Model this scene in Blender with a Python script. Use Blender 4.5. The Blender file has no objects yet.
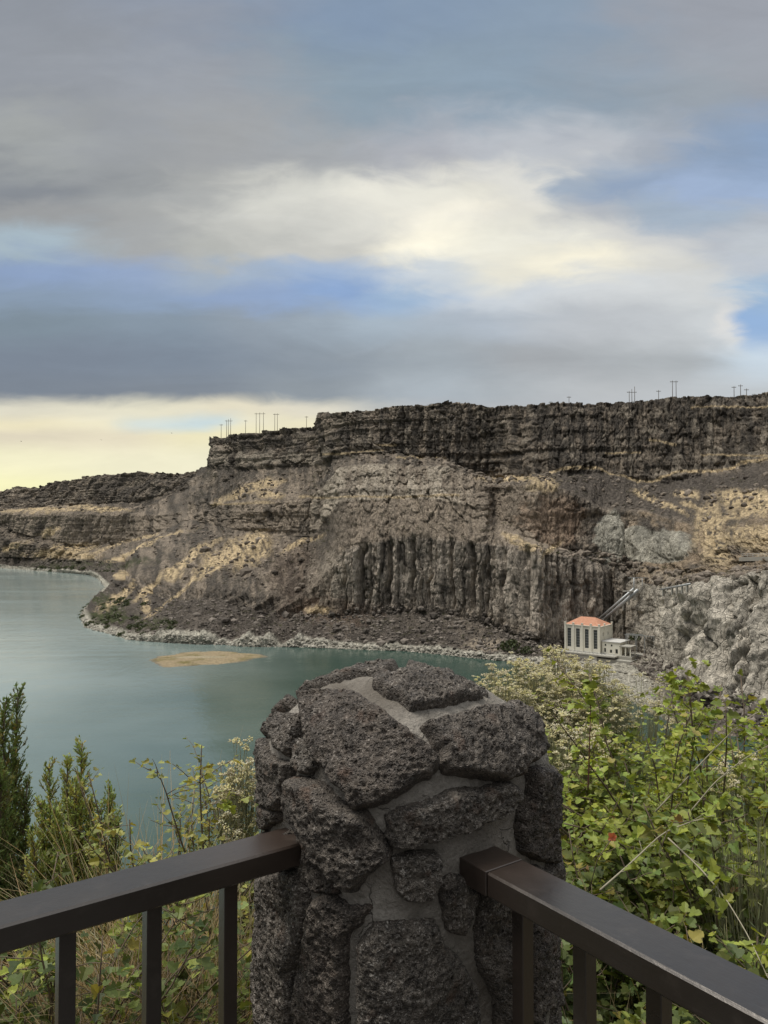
import bpy, math, random
import numpy as np
rng = np.random.default_rng(7); random.seed(7)
scn = bpy.context.scene; COL = scn.collection
F = 760.0; HOR = 530.0; CAMZ = 1.6; WZ = CAMZ - 60.0
PITCH = math.atan((HOR - 512.0) / F)

# ---------------------------------------------------------------- helpers
def ray(px, py):
    px = np.asarray(px, float); py = np.asarray(py, float)
    a = (px - 384) / F; b = (512 - py) / F
    y = math.cos(PITCH) - b * math.sin(PITCH); z = math.sin(PITCH) + b * math.cos(PITCH)
    return np.stack([a, y + 0 * a, z + 0 * a], -1)
def at(px, py, D):
    """point seen at pixel px,py standing D metres ahead"""
    r = ray(px, py)
    return np.array([0, 0, CAMZ]) + r * (np.asarray(D, float) / r[..., 1])[..., None]
def on_plane(px, py, z):
    r = ray(px, py); t = (z - CAMZ) / r[..., 2]
    return np.array([0, 0, CAMZ]) + r * t[..., None]
_T = rng.random((64, 64, 64))
def vn(p):
    p = np.asarray(p, float); i = np.floor(p).astype(np.int64); f = p - i; f = f * f * (3 - 2 * f)
    i0 = i & 63; i1 = (i + 1) & 63; o = 0
    for dx in (0, 1):
        wx = f[..., 0] if dx else 1 - f[..., 0]; ix = (i1 if dx else i0)[..., 0]
        for dy in (0, 1):
            wy = f[..., 1] if dy else 1 - f[..., 1]; iy = (i1 if dy else i0)[..., 1]
            for dz in (0, 1):
                wz = f[..., 2] if dz else 1 - f[..., 2]; iz = (i1 if dz else i0)[..., 2]
                o = o + wx * wy * wz * _T[ix, iy, iz]
    return o * 2 - 1
def fbm(p, o=4, g=.5, l=2.03):
    s = 0; a = 1; n = 0
    for k in range(o):
        s = s + a * vn(p); n += a; a *= g; p = p * l + 11.3
    return s / n
def ridge(p, o=4):
    s = 0; a = 1; n = 0
    for k in range(o):
        s = s + a * (1 - 2 * np.abs(vn(p))); n += a; a *= .5; p = p * 2.1 + 5.7
    return s / n
def worley(p):
    """F1, F2-F1 and a random number per cell"""
    i = np.floor(p).astype(np.int64); f1 = np.full(p.shape[:-1], 9.); f2 = f1.copy(); cid = np.zeros(p.shape[:-1])
    for dx in (-1, 0, 1):
        for dy in (-1, 0, 1):
            for dz in (-1, 0, 1):
                c = i + np.array([dx, dy, dz]); a, b, d = c[..., 0] & 63, c[..., 1] & 63, c[..., 2] & 63
                q = c + np.stack([_T[a, b, d], _T[b, d, a], _T[d, a, b]], -1)
                r = np.sqrt(((q - p) ** 2).sum(-1)); n = r < f1
                f2 = np.where(n, f1, np.minimum(f2, r)); cid = np.where(n, _T[a, d, b], cid); f1 = np.where(n, r, f1)
    return f1, f2 - f1, cid
def sst(a, b, x):
    t = np.clip((x - a) / (b - a), 0, 1); return t * t * (3 - 2 * t)
def unit(v):
    v = np.asarray(v, float); return v / (np.linalg.norm(v, axis=-1, keepdims=True) + 1e-12)

def mk(name, V, faces, mat, parent=None, smooth=True, col=None):
    """one mesh object; faces = list of (n,k) index arrays"""
    if not isinstance(faces, (list, tuple)): faces = [faces]
    faces = [np.asarray(f, np.int32) for f in faces if len(f)]
    me = bpy.data.meshes.new(name); V = np.asarray(V, np.float32).reshape(-1, 3)
    me.vertices.add(len(V)); me.vertices.foreach_set('co', V.ravel())
    nl = sum(f.size for f in faces); nf = sum(len(f) for f in faces)
    me.loops.add(nl); me.polygons.add(nf)
    me.loops.foreach_set('vertex_index', np.concatenate([f.ravel() for f in faces]))
    ls = []; st = 0
    for f in faces:
        ls.append(st + np.arange(len(f)) * f.shape[1]); st += f.size
    me.polygons.foreach_set('loop_start', np.concatenate(ls).astype(np.int32))
    me.polygons.foreach_set('use_smooth', np.full(nf, smooth, bool))
    me.update(calc_edges=True); me.validate()
    if col is not None:
        c = np.ones((len(V), 4), np.float32); c[:, :3] = col
        at_ = me.color_attributes.new('Col', 'FLOAT_COLOR', 'POINT'); at_.data.foreach_set('color', c.ravel())
    me.materials.append(mat)
    o = bpy.data.objects.new(name, me); COL.objects.link(o)
    if parent is not None: o.parent = parent
    return o
def tag(o, label=None, cat=None, group=None, kind=None):
    if label: o['label'] = label
    if cat: o['category'] = cat
    if group: o['group'] = group
    if kind: o['kind'] = kind
    return o
def thing(name, label, cat, loc=(0, 0, 0), rz=0, group=None):
    o = bpy.data.objects.new(name, None); COL.objects.link(o); o.location = loc; o.rotation_euler = (0, 0, rz)
    return tag(o, label, cat, group)
def dup(root, loc=None, rz=None, scale=None, label=None):
    r = root.copy(); COL.objects.link(r)
    if loc is not None: r.location = loc
    if rz is not None: r.rotation_euler = (0, 0, rz)
    if scale is not None: r.scale = scale
    if label: r['label'] = label
    for ch in list(root.children):
        c = ch.copy(); COL.objects.link(c); c.parent = r
        for g in list(ch.children):
            d = g.copy(); COL.objects.link(d); d.parent = c
    return r
class MB:
    """collects boxes, tubes and strips into one mesh"""
    def __init__(s): s.v = []; s.f3 = []; s.f4 = []; s.n = 0; s.c = []
    def add(s, V, f3=None, f4=None, col=None):
        V = np.asarray(V, float).reshape(-1, 3)
        if f3 is not None and len(f3): s.f3.append(np.asarray(f3).reshape(-1, 3) + s.n)
        if f4 is not None and len(f4): s.f4.append(np.asarray(f4).reshape(-1, 4) + s.n)
        s.v.append(V); s.n += len(V)
        if col is not None: s.c.append(np.broadcast_to(np.asarray(col, float), (len(V), 3)))
        return s
    def box(s, c, h, ax=None, bev=0.0):
        """centre, half sizes, optional 3x3 axes (rows); chamfered when bev > 0"""
        c = np.asarray(c, float); h = np.asarray(h, float); A = np.eye(3) if ax is None else np.asarray(ax, float)
        if bev <= 0:
            sg = np.array([[x, y, z] for x in (-1, 1) for y in (-1, 1) for z in (-1, 1)], float)
            f = [[0, 1, 3, 2], [4, 6, 7, 5], [0, 4, 5, 1], [2, 3, 7, 6], [0, 2, 6, 4], [1, 5, 7, 3]]
            return s.add(c + (sg * h) @ A, f4=f)
        V = []; idx = {}; f3 = []; f4 = []
        for x in (-1, 1):
            for y in (-1, 1):
                for z in (-1, 1):
                    sg = np.array([x, y, z], float)
                    for k in range(3):
                        p = sg * (h - bev); p[k] = sg[k] * h[k]; idx[(x, y, z, k)] = len(V); V.append(p)
                    f3.append([idx[(x, y, z, k)] for k in range(3)])
        for k in range(3):
            a, b = [(1, 2), (0, 2), (0, 1)][k]
            for sk in (-1, 1):
                q = []
                for (sa, sb) in ((-1, -1), (1, -1), (1, 1), (-1, 1)):
                    t = [0, 0, 0]; t[k] = sk; t[a] = sa; t[b] = sb; q.append(idx[(*t, k)])
                f4.append(q)
            for sa in (-1, 1):
                for sb in (-1, 1):
                    t0 = [0, 0, 0]; t0[a] = sa; t0[b] = sb; t1 = list(t0); t0[k] = -1; t1[k] = 1
                    f4.append([idx[(*t0, a)], idx[(*t1, a)], idx[(*t1, b)], idx[(*t0, b)]])
        return s.add(c + np.array(V) @ A, f3=f3, f4=f4)
    def tube(s, P, r, n=6, col=None, cap=True):
        P = np.asarray(P, float); m = len(P); r = np.broadcast_to(np.asarray(r, float), (m,))
        T = np.gradient(P, axis=0); T = unit(T); up = np.array([0, 0, 1.]) if abs(T[0, 2]) < .9 else np.array([1., 0, 0])
        N = unit(np.cross(T, up)); B = np.cross(T, N); a = np.arange(n) / n * 2 * math.pi
        V = P[:, None] + (np.cos(a)[None, :, None] * N[:, None] + np.sin(a)[None, :, None] * B[:, None]) * r[:, None, None]
        i = np.arange(m - 1)[:, None] * n; j = np.arange(n)[None]; k = (j + 1) % n
        f = np.stack([i + j, i + k, i + n + k, i + n + j], -1).reshape(-1, 4)
        V = V.reshape(-1, 3); f3 = []
        if cap:
            V = np.vstack([V, P[0], P[-1]]); e = m * n
            f3 = [[e, (q + 1) % n, q] for q in range(n)] + [[e + 1, (m - 1) * n + q, (m - 1) * n + (q + 1) % n] for q in range(n)]
        return s.add(V, f3=f3, f4=f, col=col)
    def build(s, name, mat, parent=None, smooth=False):
        fs = []
        if s.f3: fs.append(np.vstack(s.f3))
        if s.f4: fs.append(np.vstack(s.f4))
        return mk(name, np.vstack(s.v), fs, mat, parent, smooth, np.vstack(s.c) if s.c else None)

# ---------------------------------------------------------------- node helpers
def srgb(*c):
    c = np.array(c, float) / 255.; return tuple(np.where(c <= .04045, c / 12.92, ((c + .055) / 1.055) ** 2.4))
class NT:
    def __init__(s, tree): s.t = tree; s.n = tree.nodes; s.l = tree.links
    def new(s, kind, props=None, **ins):
        nd = s.n.new(kind)
        for k, v in (props or {}).items(): setattr(nd, k, v)
        for k, v in ins.items():
            k = int(k[1:]) if k[0] == '_' else k.replace('__', ' ')
            s.put(nd.inputs[k], v)
        return nd
    def put(s, sock, v):
        if isinstance(v, bpy.types.NodeSocket): s.l.new(v, sock)
        elif hasattr(v, 'outputs'): s.l.new(v.outputs[0], sock)
        else:
            if sock.type == 'RGBA' and len(v) == 3: v = (*v, 1)
            sock.default_value = v
    def m(s, op, a, b=0., c=0., clamp=False):
        nd = s.new('ShaderNodeMath', {'operation': op, 'use_clamp': clamp}, _0=a, _1=b, _2=c); return nd.outputs[0]
    def vm(s, op, a, b=(0, 0, 0), out=0):
        nd = s.new('ShaderNodeVectorMath', {'operation': op}, _0=a)
        if op == 'SCALE': s.put(nd.inputs['Scale'], b)
        else: s.put(nd.inputs[1], b)
        return nd.outputs[out]
    def mix(s, f, a, b, mode='MIX'):
        nd = s.n.new('ShaderNodeMix'); nd.data_type = 'RGBA'; nd.blend_type = mode; nd.clamp_result = False
        s.put(nd.inputs[0], f); s.put(nd.inputs[6], a); s.put(nd.inputs[7], b); return nd.outputs[2]
    def noise(s, vec, scale, detail=4, rough=.55, dist=0., col=False):
        nd = s.new('ShaderNodeTexNoise', None, Vector=vec, Scale=scale, Detail=detail, Roughness=rough, Distortion=dist)
        return nd.outputs['Color' if col else 'Fac']
    def vor(s, vec, scale, feat='F1', out='Distance', rnd=1.):
        nd = s.new('ShaderNodeTexVoronoi', {'feature': feat}, Vector=vec, Scale=scale, Randomness=rnd); return nd.outputs[out]
    def rng_(s, v, a, b, c=0., d=1.):
        nd = s.new('ShaderNodeMapRange', None, _0=v, _1=a, _2=b, _3=c, _4=d); return nd.outputs[0]
def material(name):
    m = bpy.data.materials.new(name); m.use_nodes = True; t = NT(m.node_tree); b = t.n['Principled BSDF']
    return m, t, b
def obj_co(t): return t.new('ShaderNodeTexCoord').outputs['Object']
def geo_co(t): return t.new('ShaderNodeNewGeometry').outputs['Position']
def bump(t, b, h, dist=.01, strength=1.):
    nd = t.new('ShaderNodeBump', None, Height=h, Distance=dist, Strength=strength); t.l.new(nd.outputs[0], b.inputs['Normal'])
def simple(name, base, rough=.8, var=.25, scale=8., metal=0., bumpd=0., bs=60.):
    m, t, b = material(name); co = obj_co(t); n = t.noise(co, scale, 5)
    c = t.mix(n, tuple(x * (1 - var) for x in base), tuple(min(1, x * (1 + var)) for x in base))
    t.put(b.inputs['Base Color'], c); b.inputs['Roughness'].default_value = rough; b.inputs['Metallic'].default_value = metal
    if bumpd: bump(t, b, t.noise(co, bs, 4), bumpd)
    return m
def vcol_mat(name, rough=.8, transl=0., nscale=0., nvar=.2, spec=.3):
    m, t, b = material(name); a = t.new('ShaderNodeVertexColor', {'layer_name': 'Col'}).outputs[0]
    if nscale:
        n = t.noise(obj_co(t), nscale, 3); a = t.mix(1., a, t.rng_(n, .3, .7, 1 - nvar, 1 + nvar), 'MULTIPLY')
    t.put(b.inputs['Base Color'], a); b.inputs['Roughness'].default_value = rough; b.inputs['Specular IOR Level'].default_value = spec
    if transl:
        tr = t.new('ShaderNodeBsdfTranslucent', None, Color=t.mix(1., a, (1.25, 1.2, .6), 'MULTIPLY'))
        mx = t.new('ShaderNodeMixShader', None, _0=transl, _1=b.outputs[0], _2=tr.outputs[0])
        t.l.new(mx.outputs[0], t.n['Material Output'].inputs[0])
    return m

# ---------------------------------------------------------------- camera, light, sky
cd = bpy.data.cameras.new('camera'); cam = bpy.data.objects.new('camera', cd); COL.objects.link(cam)
cam.location = (0, 0, CAMZ); cam.rotation_euler = (math.radians(90) + PITCH, 0, 0)
cd.sensor_fit = 'VERTICAL'; cd.sensor_height = 36; cd.sensor_width = 27; cd.lens = 36 * F / 1024
cd.clip_start = .05; cd.clip_end = 20000; scn.camera = cam
SUN_AZ, SUN_EL = math.radians(-82), math.radians(68)      # azimuth from +Y towards +X
sd = bpy.data.lights.new('sun', 'SUN'); sd.energy = 1.9; sd.angle = math.radians(24); sd.color = (1, .95, .87)
sun = bpy.data.objects.new('sun', sd); COL.objects.link(sun)
from mathutils import Vector
sv = Vector((math.sin(SUN_AZ) * math.cos(SUN_EL), math.cos(SUN_AZ) * math.cos(SUN_EL), math.sin(SUN_EL)))
sun.rotation_euler = sv.to_track_quat('Z', 'Y').to_euler()
scn.view_settings.view_transform = 'Standard'; scn.view_settings.look = 'None'
scn.view_settings.exposure = EXPO = .6; scn.view_settings.gamma = 1; scn.view_settings.use_curve_mapping = False
scn.cycles.max_bounces = 6; scn.cycles.transparent_max_bounces = 8; scn.cycles.use_denoising = True

w = bpy.data.worlds.new('World'); scn.world = w; w.use_nodes = True; t = NT(w.node_tree)
bg = t.n['Background']
sky = t.new('ShaderNodeTexSky', {'sky_type': 'NISHITA', 'sun_disc': False, 'sun_elevation': SUN_EL, 'sun_rotation': SUN_AZ})
D3 = t.vm('NORMALIZE', t.new('ShaderNodeTexCoord').outputs['Generated'])
sx = t.new('ShaderNodeSeparateXYZ', None, _0=D3)
az = t.m('ARCTAN2', sx.outputs[0], sx.outputs[1]); el = t.m('ARCSINE', sx.outputs[2])
el2 = t.m('ARCTAN2', sx.outputs[2], t.m('MAXIMUM', sx.outputs[1], .05)); azel = t.new('ShaderNodeCombineXYZ', None, _0=az, _1=el2, _2=0.).outputs[0]
azel0 = t.new('ShaderNodeCombineXYZ', None, _0=az, _1=el, _2=0.).outputs[0]
st = t.new('ShaderNodeMapping', None, Vector=azel, Scale=(1.8, 5.0, 1.), Rotation=(0, 0, .26)).outputs[0]
wn = t.vm('SUBTRACT', t.noise(st, 2.2, 3, .55, .4, True), (.5, .5, .5))
wn2 = t.vm('SUBTRACT', t.noise(st, 7., 5, .6, .6, True), (.5, .5, .5))
wv_ = t.vm('ADD', t.vm('MULTIPLY', wn, (.30, .10, 0)), t.vm('MULTIPLY', wn2, (.12, .045, 0)))
q = t.vm('ADD', azel, t.vm('SCALE', wv_, t.rng_(el, .12, .42, .26, 1.)))
# cloud deck: rows of colour stops (image row: (column, colour) ...), turned into elevation and azimuth
SK = {-160:[(0,(130,140,156)),(400,(136,148,170)),(760,(140,150,166))],
10:[(40,(129,135,146)),(200,(127,138,158)),(370,(120,138,170)),(550,(130,146,172)),(740,(146,150,160))],
90:[(30,(134,139,148)),(190,(144,149,158)),(350,(134,149,168)),(500,(132,148,170)),(690,(144,153,163)),(760,(148,153,162))],
145:[(20,(156,162,162)),(110,(146,152,158)),(210,(152,156,160)),(300,(158,163,168)),(430,(170,174,182)),(545,(184,189,196)),(620,(160,170,182)),(690,(132,150,182)),(760,(128,150,186))],
190:[(20,(122,129,138)),(130,(146,151,154)),(200,(168,171,170)),(290,(208,208,200)),(350,(228,226,214)),(440,(226,224,212)),(520,(220,219,212)),(570,(160,170,188)),(640,(140,156,186)),(700,(152,170,202)),(765,(153,172,204))],
215:[(60,(148,151,153)),(150,(160,163,163)),(240,(192,193,188)),(350,(216,215,206)),(440,(242,237,220)),(520,(224,222,212)),(600,(176,182,190)),(680,(160,172,190)),(760,(172,180,190))],
243:[(30,(165,178,190)),(130,(160,164,166)),(230,(180,182,178)),(350,(200,200,194)),(442,(250,244,222)),(520,(230,228,214)),(620,(208,208,204)),(700,(182,188,196)),(760,(190,197,204))],
268:[(20,(128,148,188)),(140,(140,158,194)),(230,(158,170,190)),(340,(158,176,206)),(430,(200,208,214)),(510,(228,225,210)),(580,(242,236,214)),(660,(212,212,206)),(740,(190,198,208))],
292:[(20,(126,142,170)),(140,(132,150,182)),(240,(136,156,194)),(345,(128,158,204)),(410,(152,176,206)),(480,(196,204,212)),(600,(206,210,212)),(700,(210,213,213)),(750,(160,184,212))],
320:[(30,(118,130,147)),(150,(126,138,158)),(270,(136,146,160)),(380,(166,176,190)),(480,(174,180,190)),(600,(186,191,196)),(700,(200,205,208)),(722,(216,216,214)),(755,(134,168,210))],
358:[(40,(112,121,138)),(180,(114,124,141)),(310,(130,138,150)),(430,(154,160,168)),(540,(160,166,172)),(670,(170,176,180)),(760,(198,208,218))],
394:[(40,(112,119,133)),(180,(118,124,136)),(300,(136,142,150)),(430,(166,172,178)),(600,(184,188,191)),(750,(190,196,200))],
411:[(40,(222,217,196)),(150,(226,221,196)),(230,(228,220,194)),(300,(220,214,194)),(380,(190,192,188)),(440,(176,180,184)),(760,(190,196,200))],
424:[(30,(232,222,186)),(100,(236,228,196)),(145,(212,221,214)),(205,(202,214,214)),(240,(232,226,198)),(300,(234,226,190)),(450,(182,186,188))],
436:[(30,(222,212,186)),(120,(228,218,190)),(220,(236,228,186)),(400,(220,216,190))],
460:[(30,(240,235,196)),(150,(236,231,198)),(400,(220,216,190))],
490:[(30,(244,240,184)),(170,(236,232,198)),(400,(220,216,190))]}
def azel_of(px, py):
    r = ray(px, py); r = r / np.linalg.norm(r); return math.atan2(r[0], r[1]), math.asin(r[2])
def tweak(c, y, x):
    k = .30 if y < 170 and x < 300 else .20
    r, g, b = [v + max(0, 172 - v) * k for v in c]
    if b - r > 22: r -= 5; g += 2; b += 2
    elif y > 300 and b - r > 10: r -= 3; g += 2; b += 4
    elif y < 100: b += 4; g += 2
    return r, g, b
AZ0, AZ1 = azel_of(-200, 500)[0], azel_of(960, 500)[0]
qs = t.new('ShaderNodeSeparateXYZ', None, _0=q); fac = t.rng_(qs.outputs[0], AZ0, AZ1)
cloud = None; pe = None
for py in sorted(SK, reverse=True):
    nd = t.n.new('ShaderNodeValToRGB'); t.put(nd.inputs[0], fac); cr_ = nd.color_ramp; cr_.interpolation = 'EASE'
    for k, (px, c) in enumerate(SK[py]):
        pos = (azel_of(px, py)[0] - AZ0) / (AZ1 - AZ0); e_ = cr_.elements[k] if k < 2 else cr_.elements.new(pos); e_.position = pos; e_.color = (*srgb(*tweak(c, py, px)), 1)
    e1 = azel_of(384, py)[1]
    if cloud is None: cloud = nd.outputs[0]
    else:
        mr = t.new('ShaderNodeMapRange', {'interpolation_type': 'SMOOTHSTEP'}, _0=qs.outputs[1], _1=pe, _2=e1)
        cloud = t.mix(mr.outputs[0], cloud, nd.outputs[0])
    pe = e1
# the rest of the sky, outside the patches: broken cloud over the clear sky
base_n = t.rng_(t.noise(t.new('ShaderNodeMapping', None, Vector=azel0, Scale=(1., 2.4, 1.)).outputs[0], 2.6, 6, .55, .3), .3, .7)
restc = t.mix(base_n, srgb(196, 202, 212), srgb(248, 246, 240))
clr = t.vm('SCALE', sky.outputs[0], .09)
restc = t.mix(.15, restc, clr); restc = t.vm('SCALE', restc, t.rng_(el, .25, 1.1, .22, 1.6))  # unseen sky shaped to light from above: bright overhead, dim low down
inside = t.m('MULTIPLY', t.rng_(t.m('ABSOLUTE', az), 1.15, .75), t.rng_(el, 1.05, .8)); inside = t.m('MULTIPLY', inside, 1., clamp=True)
cloud = t.mix(inside, restc, cloud)
fine = t.noise(st, 14., 6, .6, .8)
hs = t.new('ShaderNodeHueSaturation', None, Saturation=.90, Color=cloud); wis = t.noise(t.new('ShaderNodeMapping', None, Vector=azel, Scale=(1.5, 7., 1.), Rotation=(0, 0, .30)).outputs[0], 2.4, 7, .58, 1.1)
cloud = t.vm('SCALE', hs.outputs[0], t.m('MULTIPLY', t.rng_(fine, .25, .75, .98, 1.02), t.rng_(wis, .3, .7, .95, 1.06)))
t.put(bg.inputs[0], cloud); bg.inputs[1].default_value = 2 ** -EXPO * 1.03
# ---------------------------------------------------------------- the canyon
def d_water(y):
    return float(on_plane(384, y, WZ)[1])
def st_(x, y, D, back=None):
    """one station of the canyon wall: columns, rows and distances of levels 1..8"""
    x = [x] * 8 if np.isscalar(x) else list(x); D = [d_water(y[0])] + list(D)
    return x, list(y), D, back
ST = [
 st_(-900, (562,561,552,530,522,508,502,494), (1480,1500,1510,1560,1570,1640,1700)),
 st_(-150, (564,562,553,533,524,512,506,496), (1350,1400,1410,1450,1460,1560,1640)),
 st_(0,    (568,566,557,537,526,514,509,491), (1210,1245,1255,1290,1300,1400,1500)),
 st_((40,40,41,42,44,46,50,50), (571,569,558,545,538,514,508,485), (1120,1150,1158,1185,1200,1290,1370)),
 st_((70,70,72,74,80,84,92,94), (573,571,561,554,546,515,505,477), (1065,1095,1103,1130,1142,1210,1250)),
 st_((90,92,104,110,124,128,138,142), (575,573,563,557,544,514,502,472), (1010,1040,1048,1080,1090,1130,1160)),
 st_((97,99,114,122,150,156,182,200), (578,576,566,559,536,516,492,471), (948,985,993,1030,1040,1080,1110)),
 st_((106,109,126,134,172,184,205,214), (588,585,570,563,528,512,478,464), (790,840,850,905,915,960,975), 420),
 st_((92,95,118,128,184,195,207,212), (602,598,577,568,522,503,469,446), (640,700,710,790,800,830,842), 420),
 st_((80,83,118,130,190,201,209,211.5), (614,610,584,574,520,500,467,439), (550,620,632,722,734,752,760), 420),
 st_((84,88,130,141,197,205,213,214), (627,622,590,578,522,500,466,436), (478,545,558,662,672,692,699), 420),
 st_((130,133,166,176,214,220,232,232), (640,635,600,588,525,503,468,434), (418,480,490,610,620,652,664)),
 st_((190,192,212,218,238,243,252,252), (644,639,605,592,530,504,470,432), (404,458,466,575,584,628,641)),
 st_((240,240,250,253,268,270,276,276), (646,641,612,598,534,504,469,430), (398,442,450,545,553,605,620)),
 st_((290,290,296,298,306,307,314,314), (647,642,618,600,538,500,467,426), (396,430,438,520,530,584,600)),
 st_((298,298,304,306,312,313,320,320), (647,642,618,600,538,499,466,412), (396,430,438,518,528,545,556)),
 st_(345, (649,644,616,552,503,467,457,411), (390,415,423,445,470,505,517)),
 st_(400, (651,646,612,538,500,466,455,406), (380,408,416,436,462,492,502)),
 st_(440, (655,650,614,540,502,470,462,402), (370,398,406,426,450,485,494)),
 st_(482, (659,654,620,545,510,480,474,403), (358,386,394,412,438,478,490)),
 st_(492, (660,655,625,546,512,486,477,407), (355,382,392,432,440,472,486)),
 st_(530, (663,658,638,550,540,487,478,405), (346,360,372,395,408,440,478)),
 st_(556, (672,659,646,556,548,488,472,405), (345,366,376,392,405,438,478)),
 st_(600, (684,661,646,566,556,512,472,405), (340,372,384,393,406,440,474)),
 st_(630, (700,664,648,580,560,514,478,403), (334,366,376,390,402,436,470)),
 st_(648, (712,679,655,590,563,514,483,402), (300,336,346,366,390,430,468)),
 st_(668, (722,690,668,592,566,520,484,400), (275,300,322,350,376,424,462)),
 st_(700, (732,708,690,584,574,530,476,398), (250,258,282,305,352,420,455)),
 st_(735, (735,728,705,578,571,525,471,396), (225,235,262,288,342,410,448)),
 st_(768, (745,738,712,572,566,518,461,390), (215,225,252,280,335,400,440)),
 st_(830, (760,752,720,560,552,505,455,384), (200,208,235,262,320,390,430)),
 st_(1000,(790,780,740,540,530,490,440,370), (180,186,205,230,290,360,400)),
 st_(1500,(900,890,800,500,490,440,400,330), (125,130,150,180,230,280,320)),
]
def canyon():
    S = len(ST); L = 11
    W = np.zeros((S, L, 3)); P = np.zeros((S, L, 2))
    for i, (x, y, D, back) in enumerate(ST):
        for k in range(8):
            W[i, k + 1] = at(x[k], y[k], D[k]); P[i, k + 1] = (x[k], y[k])
        rad = unit(W[i, 1, :2]); W[i, 0, :2] = W[i, 1, :2] - rad * 6; W[i, 0, 2] = WZ - 4; P[i, 0] = P[i, 1] + (0, 3)
        r8 = unit(W[i, 8, :2])
        if back: r8 = unit(np.array([.85, .5]))
        W[i, 9, :2] = W[i, 8, :2] + r8 * 45; W[i, 9, 2] = W[i, 8, 2] - 3
        W[i, 10, :2] = W[i, 8, :2] + r8 * (2600 if not back else 60); W[i, 10, 2] = W[i, 8, 2] - 12
        P[i, 9] = P[i, 8] - (0, 1); P[i, 10] = P[i, 9] - (0, 1)
    cu = [0.]; us = []
    for i in range(S - 1):
        dx = max(abs(P[i + 1, 1, 0] - P[i, 1, 0]), abs(P[i + 1, 8, 0] - P[i, 8, 0]), 16)
        x0 = min(P[i, 8, 0], P[i + 1, 8, 0]); dens = 1.5 if -20 < x0 < 775 else .3
        n = int(dx * dens) + 2; us.append(i + np.arange(n) / n)
    u = np.concatenate(us + [np.array([S - 1.])])
    rows = [3, 6, 52, 92, 42, 56, 24, 95, 10, 8]
    v = np.concatenate([k + np.arange(n) / n for k, n in enumerate(rows)] + [np.array([10.])])
    def res(A):
        iu = np.clip(u.astype(int), 0, S - 2); fu = (u - iu)[:, None, None]; B = A[iu] * (1 - fu) + A[iu + 1] * fu
        ks = np.arange(-14, 15); kw = np.exp(-(ks / 4.) ** 2); kw /= kw.sum()
        Bp = np.concatenate([np.repeat(B[:1], 14, 0), B, np.repeat(B[-1:], 14, 0)]); B = sum(kw[j] * Bp[j:j + len(B)] for j in range(29))
        iv = np.clip(v.astype(int), 0, L - 2); fv = (v - iv)[None, :, None]; return B[:, iv] * (1 - fv) + B[:, iv + 1] * fv
    X = res(W); Q = res(P); px, py = Q[..., 0], Q[..., 1]; vv = np.broadcast_to(v, px.shape)
    dist = X[..., 1]; m = dist / F                                # metres per pixel there
    def nrm(X):
        a = np.gradient(X, axis=0); b = np.gradient(X, axis=1); return unit(np.cross(a, b))
    # cliffness per level
    cl = np.interp(v, [0, 1, 2, 2.9, 3.05, 3.95, 4.1, 4.9, 5.05, 5.95, 6.1, 6.9, 7.05, 8, 8.2, 10], [.0, .02, .12, .22, 1, 1, .35, .35, 1, 1, .4, .45, 1, .85, .2, .1])[None, :] * np.ones_like(px)
    mid = sst(325, 350, px) * sst(580, 550, px) * sst(4.0, 4.1, vv) * sst(5.05, 4.95, vv); cl = np.maximum(cl, .72 * mid)
    dome = sst(560, 590, px) * sst(705, 690, px) * sst(508, 520, py) * sst(572, 560, py)
    bro = sst(470, 500, px) * sst(575, 555, px) * sst(484, 492, py) * sst(552, 540, py)
    talus_dark = sst(545, 562, px) * sst(6.0, 6.15, vv) * sst(7.0, 6.9, vv)
    cl = cl * (1 - .65 * dome) * (1 - .5 * bro) * (1 - .75 * talus_dark)
    promo = sst(120, 140, px) * sst(330, 300, px) * sst(535, 545, py)   # the straw slope of the headland
    cl = np.maximum(cl * (1 - .55 * promo), 0)
    N = nrm(X); N = N * np.sign((N * (np.array([0, 0, CAMZ]) - X)).sum(-1, keepdims=True) + 1e-9)
    sc = np.clip(dist / 450., .7, 2.4)[..., None]
    Z = X / sc
    zs = np.array([1, 1, .22])
    big = fbm(Z * zs / 42., 3) * 12 + ridge(Z * zs / 22. + 3, 3) * 5
    col = ridge(Z * np.array([1, 1, .16]) / 7.5 + 9, 4)
    f1, e1, c1 = worley(Z * np.array([1.2, 1.2, .5]) / 5.5 + fbm(Z / 9., 2)[..., None] * .5)
    f2, e2, c2 = worley(Z * np.array([1, 1, .8]) / 2.6 + 17)
    led = fbm(np.stack([X[..., 0] / 90, X[..., 1] / 90, X[..., 2] / 3.6], -1), 4)
    amp = sc[..., 0]
    sp = sst(625, 690, px) * sst(2.6, 3.1, vv) * sst(4.2, 3.95, vv); bl = (1 - .8 * sp) / np.maximum(amp, 1) ** .8
    lw = np.interp(v, [2.8, 3, 4, 4.9, 5, 6, 6.9, 7, 8], [.5, .5, .6, 1.5, 2.0, 2.0, 1.5, 2.6, 2.6])[None, :] / np.maximum(amp, 1)
    f3, e3, c3 = worley(Z * np.array([1, 1, .045]) / 4.4 + 23 + fbm(Z / 12., 2)[..., None] * .35)
    f4, e4, c4 = worley(Z * np.array([1, 1, .10]) / 2.0 + 51)
    lowm = (sst(2.95, 3.1, vv) * sst(4.2, 4.0, vv) * (1 - sp))
    tight = ridge(Z * np.array([1, 1, .10]) / 2.6 + 31, 3)
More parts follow.
